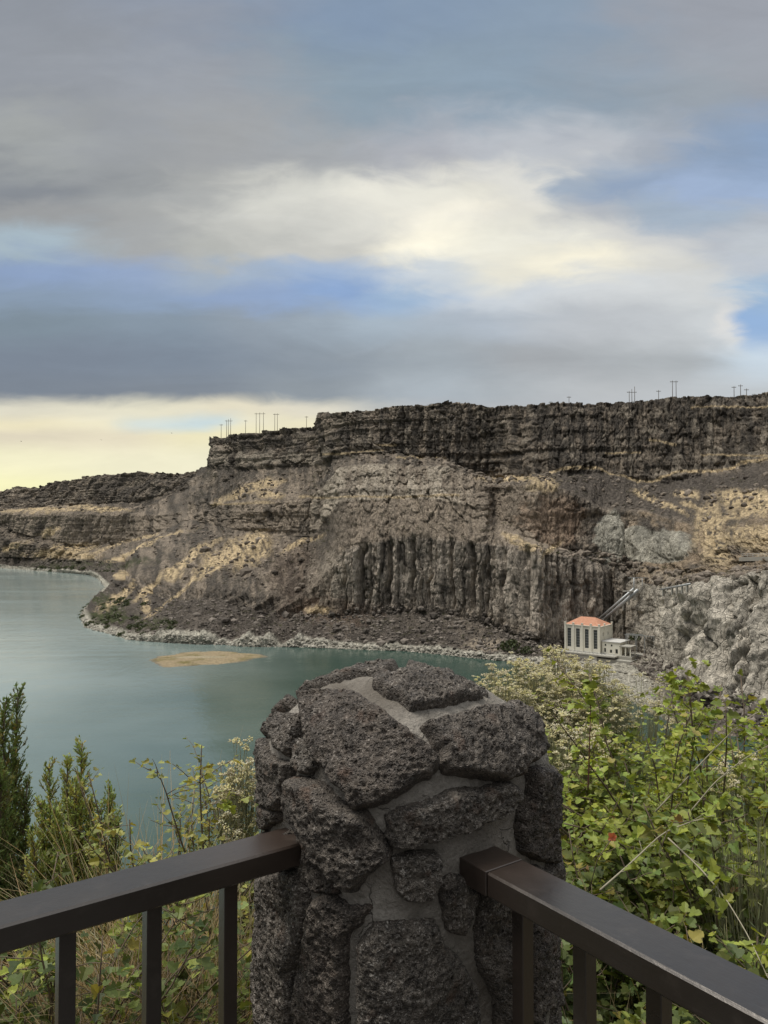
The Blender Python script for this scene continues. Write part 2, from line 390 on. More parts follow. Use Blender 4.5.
    h = cl * amp * (big * .6 + col * (2.6 - 1.8 * lowm) + tight * (1.1 - .7 * lowm) + (lowm + .35 * (1 - sp)) * ((c3 - .5) * 3.6 - 1.6 * sst(.10, 0, e3) + (c4 - .5) * 1.0 - .5 * sst(.08, 0, e4)) + (1 - .65 * lowm) * bl * ((c1 - .5) * 2.6 - 1.1 * sst(.12, .0, e1) + (c2 - .5) * 1.5 - .6 * sst(.10, 0, e2)) + led * lw)
    h += (1 - np.clip(cl, 0, 1)) * amp * (fbm(Z / 18., 5) * 3.2 + ridge(Z / 5., 3) * .7 + (c2 - .5) * .9) * sst(1.0, 2.2, vv) * sst(9.9, 8.1, vv)
    # the big clefts of the columnar lower cliff
    low = sst(3.0, 3.25, vv) * sst(4.1, 3.9, vv)
    for cx, wd, dp in ((364,3.0,9),(371,1.4,4),(391,2.2,8),(413,1.8,6),(430,1.4,5),(452,1.8,5),(472,3.0,9),(488,1.5,4),(505,2.4,7),(530,3.2,9),(548,2.0,6),(345,2,5),(575,2.2,5),(611,2.,4),(590,1.6,3)):
        wob = fbm(np.stack([0 * py + cx, py / 14., 0 * py], -1), 3) * 4
        h -= low * dp * .8 * np.exp(-((px - cx - wob) / wd) ** 2)
    n0 = fbm(Z / 16., 3)
    for cx, cy, rx, ry, a in ((609,540,19,25,13),(638,545,13,22,8),(673,546,25,14,9)):
        r2 = ((px - cx) / rx) ** 2 + ((py - cy) / ry) ** 2 + .5 * n0; h += a * .35 * np.sqrt(np.clip(1 - r2, 0, 1))
    # vertical folds on the pale near spur at the right
    sp = sst(625, 690, px) * sst(2.6, 3.1, vv) * sst(4.2, 3.95, vv)
    fold = np.abs(np.sin(px / 15. + 1.7 * fbm(np.stack([px / 50, py / 60, 0 * px], -1), 2) + py / 160.))
    h += sp * (fold * 7.0 - 4.5 + 2.2 * fbm(Z * np.array([1, 1, .5]) / 4., 4) + 3 * fbm(Z / 14., 3))
    for cx, wd, dp in ((752,4.5,10),(741,1.6,4),(728,2.2,5),(712,1.5,4),(694,2.4,6),(676,1.6,4),(662,2.6,6),(775,3,7)):
        wob = fbm(np.stack([0 * py + cx, py / 26., 0 * py], -1), 3) * 9 + (py - 640) * -.05
        h -= sp * dp * np.exp(-((px - cx - wob) / wd) ** 2)
    # slope gullies of the headland, running down to the left
    gx = (px * .55 + py * .83); h += promo * (ridge(np.stack([gx / 16., (px * .83 - py * .55) / 90., 0 * px], -1), 3) * 4.5)
    rimn = fbm(np.stack([X[..., 0] / 30, X[..., 1] / 30, 0 * px], -1), 4)
    Nh = N.copy(); Nh[..., 2] *= .12; kk = np.clip(cl * 1.4, 0, 1)[..., None]; N = unit(N * (1 - kk) + unit(Nh) * kk)
    X = X + N * h[..., None] * sst(.6, 1.6, vv)[..., None]
    X[..., 2] += sst(7.6, 8.0, vv) * sst(10, 8.6, vv) * (rimn * 2.6 + .8 * (c2 - .5)) * amp
    # gravel edge ripple of the shore
    sh = sst(.4, 1, vv) * sst(2.3, 1.8, vv); X[..., 2] += sh * fbm(X / 3., 3) * .5; X[..., 1] -= sh * fbm(X / 22., 3) * 3.5
    # ---------------- base colours of the rock, scree, grass
    n1 = fbm(Z / 26., 4); n2 = fbm(Z / 5., 4); n3 = fbm(Z * np.array([1, 1, .2]) / 3.2 + 4, 3); n4 = vn(Z / 1.3)
    def C(*c): return np.array(c)
    A, B, T = C(.088, .077, .064), C(.25, .207, .16), C(.092, .079, .066)
    PALE, STR, G, LG = C(.36, .315, .25), C(.50, .39, .235), C(.30, .285, .235), C(.42, .385, .32)
    def mixc(a, b, f): f = np.clip(f, 0, 1)[..., None]; return a * (1 - f) + b * f
    K = mixc(np.ones_like(X) * A, B, sst(-.35, .45, n2 * .5 + n3 * .6 + n1 * .5 + n4 * .35))
    K = mixc(K, A * .75, sst(.1, .5, -n3 + n4 * .4) * .6)
    wx_, wy_ = fbm(Z / 9. + 70, 3) * 7, fbm(Z / 9. + 90, 3) * 5
    def ell(cx, cy, rx, ry, ang=0, soft=.35, nz=.5):
        a = math.radians(ang); dx, dy = px - cx + wx_ * (nz < .3), py - cy + wy_ * (nz < .3); U = dx * math.cos(a) + dy * math.sin(a); V_ = -dx * math.sin(a) + dy * math.cos(a)
        r = np.sqrt((U / rx) ** 2 + (V_ / ry) ** 2) + nz * n2 * .9 + nz * .5 * n4; return sst(1 + soft, 1 - soft, r)
    def line(pts, wd, nz=.6):
        d = np.full(px.shape, 1e9)
        for (x0, y0), (x1, y1) in zip(pts[:-1], pts[1:]):
            vx, vy = x1 - x0, y1 - y0; tt = np.clip(((px - x0) * vx + (py - y0) * vy) / (vx * vx + vy * vy), 0, 1)
            d = np.minimum(d, np.hypot(px - x0 - tt * vx, py - y0 - tt * vy))
        return sst(wd * 1.5, wd * .5, d + nz * wd * n2 + nz * .5 * wd * n4)
    band = lambda a, b, e=.06: sst(a, a + e, vv) * sst(b + e, b, vv)
    # smooth brown walls
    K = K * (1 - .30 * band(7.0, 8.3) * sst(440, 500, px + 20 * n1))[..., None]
    K = mixc(K, B * (1.05 + .25 * n3[..., None]), band(4.0, 6.0) * sst(320, 360, px) * sst(580, 545, px) * .75)
    K = mixc(K, B * 1.2, band(5.0, 6.0) * sst(345, 320, px) * .6 * sst(-.6, .2, n3))
    K = mixc(K, B * C(1.25, 1.0, .85), ell(555, 522, 26, 26) * .4)
    # pale columnar band
    pc = sst(300, 335, px) * sst(480, 440, px) * band(5., 6.) * sst(-.45, .15, n3 + .35 * (c1 - .4))
    K = mixc(K, PALE * (.95 + .3 * (c1[..., None] - .5)), pc * .85)
    K = mixc(K, PALE * .8, band(7.0, 8.) * sst(.05, .5, n2 + .5 * n1 + (c1 - .5) * .9) * .38)
    K = mixc(K, PALE * .85, sst(205, 215, px) * sst(330, 310, px) * sst(452, 456, py) * sst(466, 461, py) * sst(-.2, .3, n3 + (c1 - .5)) * .6)
    # lower columnar cliff, grey brown
    K = mixc(K, C(.38, .33, .27) * (.9 + .5 * (c1[..., None] - .5)), low * sst(325, 345, px) * sst(640, 560, px) * sst(-.7, .15, n3 + .4 * n2) * .9)
    K = mixc(K, PALE, ell(330, 588, 20, 32, 15) * .6)
    # scree
    K = mixc(K, T * (1 + .5 * n2[..., None]), band(2.0, 3.0, .1) * (1 - .35 * sst(0, .4, n1)) * sst(650, 600, px) * .9)
    K = mixc(K, C(.12, .085, .062), ell(330, 612, 45, 14) * .6 + ell(300, 575, 30, 30) * .35)
    K = mixc(K, T, talus_dark * .92)
    K = mixc(K, T * .95, ell(640, 490, 90, 12, 2, .4) * .8 + ell(725, 485, 60, 10, 0, .4) * .8)
    # right: tan debris slope, straw, domes, spur
    K = mixc(K, C(.24, .185, .125), sst(610, 650, px) * band(4.2, 6.0) * sst(500, 512, py) * sst(-.5, .2, n2 + n1) * .8)
    K = mixc(K, G * (1 + .3 * n2[..., None] + .35 * n3[..., None]), np.clip(ell(609, 540, 19, 26, 0, .08, .1) + ell(636, 548, 20, 21, 0, .08, .1) + ell(670, 548, 28, 15, 0, .08, .12) + ell(650, 556, 40, 8, 0, .1, .2), 0, 1) * .9)
    K = mixc(K, LG * (1 + .5 * n3[..., None] + .25 * n2[..., None]) * (1 - .35 * sst(.1, .5, fbm(Z * np.array([1, 1, .08]) / 3.5 + 60, 3))[..., None]), sst(600, 668, px + 18 * n1) * band(2.2, 4.15) * .85)
    K = mixc(K, LG * .8, sst(580, 640, px) * band(4.0, 4.9) * sst(-.1, .5, n2) * .5)
    straw = np.zeros_like(px)
    for e in ((252,553,24,14,-35),(222,563,26,8,-38),(232,556,40,10,-30),(198,560,26,4,-32),(185,568,18,4,-35),(174,577,9,6,0),(150,590,20,3,-38),(118,598,26,5,-33),(124,575,7,4,-20),(146,605,4,10,10),
              (245,493,30,4,-22),(262,488,22,6,-15),(272,496,12,4,0),(238,498,14,3,-10),(66,552,34,6,-8),(57,532,11,4,-20),(85,557,18,3,0),(40,512,45,2.2,0),(100,510,30,2.5,3),(20,548,14,3,-20),
              (757,505,40,12,0),(714,535,16,34,-12),(760,540,30,13,0),(655,501,20,3,22),(688,498,14,4,8),(668,506,26,2,30),(700,512,20,3,20),(745,498,30,5,0),
              (548,551,14,3,-35),(520,545,16,4,25),(510,480,30,4,3),(545,486,14,8,-10),(730,520,30,3,-20),(150,548,40,3,-22),(300,548,22,4,-30),(320,610,14,5,0)):
        straw = np.maximum(straw, ell(*e, .35, .75))
    straw = np.maximum(straw, line([(199,577),(170,602),(142,620)], 2.2) * .9)
    straw = np.maximum(straw, line([(97,555),(125,543),(160,535)], 2.0) * .8)
    straw = np.maximum(straw, line([(552,474),(560,470),(580,469),(593,469),(614,476),(637,482),(655,482),(673,474),(688,472),(714,472),(730,470),(750,462),(768,460),(800,455)], 1.3))
    K = mixc(K, STR * (1 + .35 * n4[..., None] + .3 * n1[..., None]), straw * np.maximum(sst(-.75, .35, n4 + .8 * n2 + .35), .9 * sst(-.9, -.1, n4 + n2) * promo) * .85)
    for pts, wd in (([(692,410),(730,409),(768,408)],1.),([(701,456),(768,457)],.8),([(650,442),(676,447)],1.),([(380,446),(397,446)],1.),([(397,459),(446,459)],.9),([(300,497),(400,498),(460,497)],1.),([(605,455),(640,455)],.8),([(330,455),(385,451)],1.),([(216,505),(275,503)],.9)):
        K = mixc(K, STR * .8, line(pts, wd) * .7)
    K = mixc(K, C(.30, .25, .19), ell(485, 645, 20, 6) * .8)
    # green-brown growth on the foot of the headland and far shore
    GR = C(.055, .062, .028)
    K = mixc(K, GR, (ell(105, 612, 30, 16, 30) + ell(95, 566, 60, 5, 0) * .8 + ell(150, 625, 30, 7, 12) * .7) * sst(-.3, .2, n2))
    K = mixc(K, C(.36, .34, .28) * (1 + .25 * n4[..., None]), band(.85, 2.0, .12) * sst(680, 640, px))
    K = mixc(K, STR * .8, sst(8.0, 8.3, vv) * .5)
    nu, nv = X.shape[:2]; i = np.arange(nu - 1)[:, None] * nv; j = np.arange(nv - 1)[None]
    f = np.stack([i + j, i + nv + j, i + nv + j + 1, i + j + 1], -1).reshape(-1, 4)
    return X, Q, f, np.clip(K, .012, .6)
m_rock, t, b = material('canyon_rock')
vc = t.new('ShaderNodeVertexColor', {'layer_name': 'Col'}).outputs[0]; co = geo_co(t)
mp = t.new('ShaderNodeMapping', None, Vector=co, Scale=(1, 1, .35)).outputs[0]
n_a = t.noise(mp, .55, 7, .68); n_b = t.noise(co, 2.2, 4, .6)
vc = t.mix(1., vc, t.rng_(n_a, .28, .72, .35, 1.75), 'MULTIPLY'); vc = t.mix(1., vc, t.rng_(n_b, .3, .7, .7, 1.32), 'MULTIPLY')
t.put(b.inputs['Base Color'], vc); b.inputs['Roughness'].default_value = .95; b.inputs['Specular IOR Level'].default_value = .15
cr = t.vor(t.vm('ADD', mp, t.vm('SCALE', t.noise(co, .5, 3, .5, 0, True), 1.5)), .38, 'DISTANCE_TO_EDGE')
hh = t.m('ADD', t.m('MULTIPLY', n_a, 2.0), t.m('MULTIPLY', t.rng_(cr, 0., .09), .55)); bump(t, b, hh, 1.0, .9)
WX, WQ, WF, WK = canyon()
NVW = WX.shape[1]
_q = WX.reshape(-1, 3) - np.array([0, 0, CAMZ]); _d = _q[:, 1] * math.cos(PITCH) + _q[:, 2] * math.sin(PITCH); _sx = 384 + F * _q[:, 0] / _d; _sy = 512 - F * (-_q[:, 1] * math.sin(PITCH) + _q[:, 2] * math.cos(PITCH)) / _d
def front(px, py, rad=2.5):
    """distance ahead of the first rock in that direction"""
    k = (np.abs(_sx - px) < rad) & (np.abs(_sy - py) < rad) & (_q[:, 1] > 10); return float(_q[k, 1].min())
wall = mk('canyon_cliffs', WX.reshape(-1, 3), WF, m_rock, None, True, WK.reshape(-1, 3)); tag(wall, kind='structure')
def wall_at(px, py):
    """point on the finished canyon side nearest to that place"""
    d = (WQ[..., 0] - px) ** 2 + (WQ[..., 1] - py) ** 2; k = np.argmin(d); return WX.reshape(-1, 3)[k].copy()

# ---------------- river
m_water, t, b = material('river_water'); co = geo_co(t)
wx_s = t.new('ShaderNodeSeparateXYZ', None, _0=co); refl_tone = t.m('ADD', t.rng_(wx_s.outputs[0], -25., -150.), t.m('MULTIPLY', t.m('SUBTRACT', t.noise(co, .008, 4, .6), .5), .8), clamp=True)
t.put(b.inputs['Base Color'], t.mix(refl_tone, (.036, .068, .054), (.27, .325, .305)))  # base colour paints in pale sky reflection at left, dark cliff reflection at right
b.inputs['Roughness'].default_value = .05; b.inputs['IOR'].default_value = 1.33; b.inputs['Specular IOR Level'].default_value = .5
mpw = t.new('ShaderNodeMapping', None, Vector=co, Scale=(1., .55, 1.), Rotation=(0, 0, .5)).outputs[0]
calm = t.rng_(t.noise(t.new('ShaderNodeMapping', None, Vector=co, Scale=(.004, .018, 1.)).outputs[0], 1., 4, .6, 1.), .35, .65, .35, 1.)
t.put(b.inputs['Roughness'], t.m('MULTIPLY', t.rng_(calm, .35, 1., .03, .15), 1.)); wv = t.m('ADD', t.m('MULTIPLY', t.noise(mpw, .9, 5, .6), .5), t.m('MULTIPLY', t.noise(mpw, .16, 3, .5), .9))
bump(t, b, t.m('MULTIPLY', wv, calm), .26, .8)
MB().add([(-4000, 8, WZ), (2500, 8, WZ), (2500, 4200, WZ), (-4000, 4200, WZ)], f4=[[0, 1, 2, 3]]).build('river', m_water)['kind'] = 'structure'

# ---------------- sand bar
def sandbar():
    c = on_plane(204, 658, WZ); n, k = 120, 26; th = np.linspace(0, 2 * math.pi, n, endpoint=False)[:, None]; r = np.linspace(0, 1, k)[None] ** .8
    ext = np.where(np.cos(th) > 0, 1.12, .98); wob = 1 + .26 * fbm(np.stack([np.cos(th) * 2.4, np.sin(th) * 2.4, 0 * th], -1), 4)
    x = np.cos(th) * r * 27.5 * ext * wob; y = np.sin(th) * r * 25 * wob * (1 - .45 * np.clip(np.cos(th), 0, 1) * r) + x * .12; z = 1.0 * (1 - r ** 2.2) - .28 + .18 * fbm(np.stack([x / 4, y / 4, 0 * x], -1), 3)
    V = np.stack([c[0] + x, c[1] + y, WZ + z + 0 * th], -1); i = np.arange(n)[:, None]; j = np.arange(k - 1)[None]; i2 = (i + 1) % n
    f = np.stack([i * k + j, i * k + j + 1, i2 * k + j + 1, i2 * k + j], -1).reshape(-1, 4)
    nn = fbm(V / 7., 4); K = np.ones_like(V) * np.array([.25, .20, .125]); f_ = sst(-.1, .4, nn)[..., None]; K = K * (1 - f_) + np.array([.14, .12, .05]) * f_
    wet = sst(.75, .95, r + 0 * th + .1 * nn)[..., None]; K = K * (1 - wet) + np.array([.13, .12, .10]) * wet
    p = (((x + 2) / 14) ** 2 + ((y + 1) / 3.5) ** 2); f_ = sst(1.2, .6, p + .5 * nn)[..., None]; K = K * (1 - .5 * f_) + np.array([.33, .29, .21]) * .5 * f_
    return V.reshape(-1, 3), f, K.reshape(-1, 3)
V, f, K = sandbar()
m_ground = vcol_mat('sand_and_gravel', .95, 0, .9, .3, .1)
mk('sandbar', V, f, m_ground, None, True, K)['kind'] = 'structure'

# ---------------- boulders template
def rock_mesh(n=1, seed=0, flat=.7):
    import bmesh
    bm = bmesh.new(); bmesh.ops.create_icosphere(bm, subdivisions=n, radius=1); V = np.array([v.co[:] for v in bm.verts]); f = np.array([[v.index for v in q.verts] for q in bm.faces]); bm.free()
    V = V * (1 + .38 * vn(V * 1.3 + seed * 7.1)[:, None]) * np.array([1, 1, flat]); return V, f
def scatter(name, P, R, mats, cols, n=1):
    V0 = [rock_mesh(n, s) for s in range(6)]; VV = []; FF = []; CC = []; o = 0
    for p, r, c in zip(P, R, cols):
        V, f = V0[random.randrange(6)]; a = random.random() * 6.28; ca, sa = math.cos(a), math.sin(a)
        q = V * r * np.array([1, random.uniform(.6, 1), random.uniform(.7, 1.1)]); q = np.stack([q[:, 0] * ca - q[:, 1] * sa, q[:, 0] * sa + q[:, 1] * ca, q[:, 2]], -1) + p
        VV.append(q); FF.append(f + o); o += len(V); CC.append(np.broadcast_to(c, (len(V), 3)))
    return mk(name, np.vstack(VV), np.vstack(FF), mats, None, False, np.vstack(CC))
XF = WX.reshape(-1, 3); QF = WQ.reshape(-1, 2); VF = np.tile(np.concatenate([k + np.arange(n) / n for k, n in enumerate([3, 6, 52, 92, 42, 56, 24, 95, 10, 8])] + [np.array([10.])]), WX.shape[0])
def pick(mask, n):
    idx = np.nonzero(mask)[0]; return XF[rng.choice(idx, min(n, len(idx)), replace=False)]
m_stone = vcol_mat('loose_rock', .95, 0, .8, .3, .15)
inx = (QF[:, 0] > -40) & (QF[:, 0] < 800)
p = pick(inx & (VF > .95) & (VF < 1.9) & (QF[:, 0] < 660), 3600); p += rng.normal(0, .5, p.shape) * (1, 1, 0)
tag(scatter('shore_rocks', p, rng.gamma(2.2, .20, len(p)) + .12, m_stone, np.array([.33, .31, .26]) * rng.uniform(.55, 1.25, (len(p), 1))), kind='stuff')
p = pick(inx & (VF > 2.05) & (VF < 3.1), 6500)
tag(scatter('scree_rocks', p, rng.gamma(2., .30, len(p)) + .12, m_stone, np.array([.115, .10, .085]) * rng.uniform(.5, 1.9, (len(p), 1))), kind='stuff')
p = pick(inx & (((VF > 4.1) & (VF < 4.95)) | ((VF > 6.1) & (VF < 6.9))) & ~((QF[:, 0] > 320) & (QF[:, 0] < 560) & (VF < 5)), 2400)
tag(scatter('bench_rocks', p, rng.gamma(2., .5, len(p)) + .1, m_stone, np.array([.14, .118, .095]) * rng.uniform(.5, 1.8, (len(p), 1))), kind='stuff')

# ---------------- bushes of the far side
m_leaf = vcol_mat('foliage', .6, .28, 0, 0, .35)
def blob_bush(seed, n=260, s=1.):
    """a low dense shrub of small leaf clumps, radius about one metre"""
    r = np.random.default_rng(seed); d = unit(r.normal(size=(n, 3))); d[:, 2] = np.abs(d[:, 2]); rad = r.uniform(.45, 1.0, n) * (1 + .25 * vn(d * 2 + seed))
    c = d * rad[:, None] * np.array([1, 1, .8]); a = unit(r.normal(size=(n, 3))); b_ = unit(np.cross(a, r.normal(size=(n, 3)))); k = r.uniform(.09, .17, n)[:, None]
    V = np.stack([c - a * k, c - b_ * k * .8, c + a * k, c + b_ * k * .8], 1).reshape(-1, 3); f = np.arange(n * 4).reshape(-1, 4)
    C = np.array([.05, .062, .026]) * r.uniform(.55, 1.7, (n, 1)) * np.array([1, 1, 1]); return V, f, np.repeat(C, 4, 0)
V, f, K = blob_bush(3); lab = 'dark green bush on the wooded point at the left shore'
bush = mk('riverside_bush', V, f, m_leaf, None, False, K); tag(bush, lab, 'bush', 'dark bushes along the left shore')
sp_ = [(random.gauss(104, 14), random.gauss(610, 10)) for k in range(34)] + [(random.uniform(20, 118), random.uniform(566, 574)) for k in range(20)] + [(random.uniform(120, 175), random.uniform(622, 634)) for k in range(14)]
for k, (x, y) in enumerate(sp_):
    o = bush if k == 0 else bush.copy()
    if k: COL.objects.link(o)
    q_ = wall_at(x, y); r_ = random.uniform(1.6, 3.8) * max(1, q_[1] / 700); o.location = q_ - np.array([0, 0, .3 * r_]); o.scale = (r_ * 1.2, r_, r_ * .9); o.rotation_euler = (0, 0, random.random() * 6)
p = pick(inx & (((VF > 2.1) & (VF < 3)) | ((VF > 4.05) & (VF < 4.95)) | ((VF > 6.1) & (VF < 6.9)) | ((VF > 7.9) & (VF < 8.3))), 1500)
for k, (x, y, rr, l) in enumerate(((511, 650, 5.2, 'large dark green bush on the bank between river bend and power house'), (527, 652, 3.4, 'smaller dark bush right of the large bank bush'), (640, 640, 3.6, 'dark bush on the rocks right of the power house portico'))):
    o = bush.copy(); COL.objects.link(o); q_ = wall_at(x, y); o.location = q_; o.scale = (rr, rr, rr * 1.1); o['label'] = l; o['group'] = 'bushes by the power house'
VV = []; FF = []; CC = []; o_ = 0
bb = [blob_bush(s, 34) for s in range(4)]
for q_ in p:
    V, f, K = bb[random.randrange(4)]; r_ = random.uniform(.5, 1.25); VV.append(V * r_ * np.array([1.2, 1.2, .8]) * 1.3 + q_); FF.append(f + o_); o_ += len(V); CC.append(K * np.array([1.25, 1.05, 1.0]) * random.uniform(.6, 1.3))
tag(mk('sagebrush_scrub', np.vstack(VV), np.vstack(FF), m_leaf, None, False, np.vstack(CC)), kind='stuff')
# ---------------------------------------------------------------- power house by the water
m_wall = simple('cream_plaster', (.74, .71, .60), .85, .12, .35); m_roof, t, b = material('salmon_tile')
co = obj_co(t); wvv = t.new('ShaderNodeTexWave', {'wave_type': 'BANDS', 'bands_direction': 'X'}, Vector=co, Scale=1.1, Distortion=.4)
n = t.noise(co, .9, 5); t.put(b.inputs['Base Color'], t.mix(n, (.50, .22, .13), (.68, .37, .24))); b.inputs['Roughness'].default_value = .85; bump(t, b, wvv.outputs['Fac'], .12)
m_conc = simple('old_concrete', (.34, .325, .28), .9, .25, .5); m_pale = simple('pale_roofing', (.52, .51, .48), .8, .12, .4)
m_glass, t, b = material('dark_glass'); b.inputs['Base Color'].default_value = (.035, .04, .04, 1); b.inputs['Roughness'].default_value = .2
m_steel = simple('galvanised_steel', (.40, .41, .40), .5, .15, 2., .5); m_dark = simple('dark_opening', (.03, .03, .028), .9)
L0 = np.array([84.3, 356.0, -54.2]); ang = math.atan2(-11, 13.5)
ph = thing('powerhouse', 'cream power house with salmon tiled hip roof and four tall windows beside the river', 'building', L0, ang)
W_, D_, H_ = 17.4, 13.5, 11.8
win = [2.3, 6.6, 10.9, 15.1]; hw = .95
mb = MB(); x = 0.
for k, c in enumerate(win + [None]):                               # front wall with real openings
    x1 = (c - hw) if c is not None else W_
    mb.box(((x + x1) / 2, .3, H_ / 2), ((x1 - x) / 2, .3, H_ / 2))
    if c is not None:
        mb.box((c, .3, .85), (hw, .3, .85)); mb.box((c, .3, (10.4 + H_) / 2), (hw, .3, (H_ - 10.4) / 2)); x = c + hw
mb.box((.3, D_ / 2 + .3, H_ / 2), (.3, D_ / 2 - .3, H_ / 2)); mb.box((W_ / 2, D_ - .3 + .3, H_ / 2), (W_ / 2 - .6, .3, H_ / 2))
def vwall(mb, xc, y0, y1, z0, z1, holes):
    """wall along local y with rectangular holes (y centre, z centre, half width, half height)"""
    ys = sorted({y0, y1, *[h[0] - h[2] for h in holes], *[h[0] + h[2] for h in holes]}); 
    for a, b_ in zip(ys[:-1], ys[1:]):
        m_ = (a + b_) / 2; hs = sorted([(h[1] - h[3], h[1] + h[3]) for h in holes if abs(h[0] - m_) < h[2]]); z = z0
        for lo, hi in hs + [(z1, z1)]:
            if lo > z: mb.box((xc, m_, (z + lo) / 2), (.3, (b_ - a) / 2, (lo - z) / 2))
            z = max(z, hi)
sideh = [(3.4, 8.2, .55, .85), (9.0, 8.2, .55, .85)]
vwall(mb, W_ - .3, .6, D_, 0, H_, sideh); wl = mb.build('wall', m_wall, ph)
mb = MB()
for x in [.45, 4.45, 8.75, 13.0, W_ - .45]: MB().box((x, -.16, (H_ + .9) / 2), (.42, .157, (H_ + .9) / 2)).box((x, -.1, H_ + 1.05), (.55, .35, .155)).build('pilaster', m_wall, ph)
for y in (4.6, D_ - .4): MB().box((W_ + .16, y, (H_ + .9) / 2), (.157, .42, (H_ + .9) / 2)).box((W_ + .1, y, H_ + 1.05), (.35, .55, .155)).build('pilaster', m_wall, ph)
mb = MB(); mb.box((W_ / 2, -.06, H_ + .14), (W_ / 2 + .1, .3, .138)); mb.box((W_ + .02, D_ / 2 + .3, H_ + .14), (.3, D_ / 2 - .35, .138)); mb.build('cornice', m_wall, ph)
for c in win:
    wd = MB().box((c, .42, 6.05), (hw, .03, 4.35)).build('window', m_glass, ph); fr = MB()
    for z in np.linspace(1.75, 10.35, 8): fr.box((c, .36, z), (hw, .03, .05))
    for dx in (-.9, -.3, .3, .9): fr.box((c + dx, .355, 6.05), (.04, .022, 4.3))
    fr.build('frame', m_steel, wd)
for y, z, a, b_ in sideh: MB().box((W_ - .4, y, z), (.03, a, b_)).build('window', m_glass, ph)
e = .15; V = [(e, e, H_ + .29), (W_ - e, e, H_ + .29), (W_ - e, D_ - e, H_ + .29), (e, D_ - e, H_ + .29), (5.2, D_ / 2, H_ + 3.5), (W_ - 5.2, D_ / 2, H_ + 3.5)]
mb = MB(); mb.add(V, f3=[[1, 2, 5], [3, 0, 4]], f4=[[0, 1, 5, 4], [2, 3, 4, 5], [3, 2, 1, 0]]); rf = mb.build('roof', m_roof, ph)
# annex with small windows, then open portico
ax = MB(); x0, x1, zt = W_ + .35, 26.2, 5.3
holes = [(19.4, 3.9, .4, .45), (22.3, 3.9, .4, .45), (19.2, 1.6, .45, .9), (22.0, 1.3, .5, .7), (24.6, 1.5, .6, 1.)]
class _S(MB):
    def box(s, c, h): return MB.box(s, (c[1], 1.3 + (c[0] - 0.), c[2]), (h[1], h[0], h[2]))
s_ = _S(); vwall(s_, 0., x0, x1, 0, zt, holes); s_.build('annex_front', m_wall, ph)
ax.box((x1 - .3, 6.3, zt / 2), (.3, 4.69, zt / 2)); ax.box(((x0 + x1) / 2, 11.3, zt / 2), ((x1 - x0) / 2, .3, zt / 2)); ax.build('annex_wall', m_wall, ph)
MB().box(((x0 + x1) / 2 + .1, 6.3, zt + .18), ((x1 - x0) / 2 + .25, 5.6, .175)).build('annex_roof', m_pale, ph)
for h in holes: MB().box((h[0], 1.45, h[1]), (h[2], .03, h[3])).build('window', m_glass, ph)
MB().box((29.0, 3.0, 4.1), (2.7, 3.2, .22)).build('portico_roof', m_conc, ph)
for x in (27.0, 29.0, 31.2):
    for y in (.3, 5.6): MB().box((x, y, 1.94), (.22, .22, 1.94)).build('column', m_wall, ph)
mb = MB().box((12.5, -2.6, -.35), (13.6, 2.28, .28)); mb.box((8.5, -4.2, -2.4), (9.2, .5, 1.75)); mb.box((26., 3., -1.6), (6.2, 4., 1.5)); mb.box((16, 5, -3.4), (17, 9., 1.9)); mb.build('foundation', m_conc, ph)
for k in range(3): MB().box((3.2 + 5.6 * k, -4.74, -3.1), (2.0, .03, .75)).build('draft_opening', m_dark, ph)
mb = MB()
for x in np.linspace(-.8, 25.8, 15): mb.tube([(x, -4.75, -.07), (x, -4.75, 1.0)], .05, 5)
for z in (.5, 1.0): mb.tube([(-.8, -4.75, z), (25.8, -4.75, z)], .045, 5)
mb.build('handrail', m_steel, ph)

# penstocks above it
def on_wall(px, py, out=1.5, up=0.):
    p = wall_at(px, py); r = unit(p - np.array([0, 0, CAMZ])); p = p - r * out; p[2] += up; return p
def px_of(p):
    r = p - np.array([0, 0, CAMZ]); f = np.array([0, math.cos(PITCH), math.sin(PITCH)]); u_ = np.array([0, -math.sin(PITCH), math.cos(PITCH)])
    d = r @ f; return 384 + F * r[0] / d, 512 - F * (r @ u_) / d, d
def at_pix(px, py, d):
    return at(px, py, d)
def pipe(name, label, a, b_, r, D1, D2, cat='pipe'):
    t_ = thing(name, label, cat, (0, 0, 0)); A_, B_ = at(*a, (D1 or front(*a) - 2)), at(*b_, (D2 or front(*b_) - 2)); t_.location = A_; A0 = A_.copy()
    MB().tube([A_ - A0, (A_ + B_) / 2 - A0, B_ - A0], r, 12).build('pipe_run', m_steel, t_, True)
    n_ = 6
    for k in range(n_):
        p = A_ + (B_ - A_) * (k + .5) / n_ - A0; MB().box(p - np.array([0, 0, r + 1.2]), (.3, .5, 1.35)).build('saddle', m_conc, t_)
    return t_
pipe('penstock', 'upper grey penstock pipe climbing the cliff behind the power house', (598, 620), (634, 588.5), .6, 370, None)
pipe('penstock', 'lower grey penstock pipe running close under its twin behind the power house', (603, 620.5), (638, 590), .8, 367, None)
pipe('pipeline', 'thin pale pipeline lying across the rocky slope above the power house', (661, 589.5), (690, 584), .4, None, None)
g = thing('gantry', 'pale steel gantry standing at the head of the penstocks', 'gantry', at(634, 592, front(634, 590) - 3))
g0 = np.array(g.location)
MB().tube([(0, 0, -1), (0, 0, 6.6)], .28, 8).build('post', m_steel, g, True); MB().tube([(4.2, 1, -3.5), (4.2, 1, 6.6)], .16, 6).build('post', m_steel, g, True)
MB().box((1.6, .3, 6.55), (4.0, .25, .2)).build('beam', m_steel, g); MB().box((-1.5, .3, .3), (3.4, 1.2, .18)).build('platform', m_conc, g)
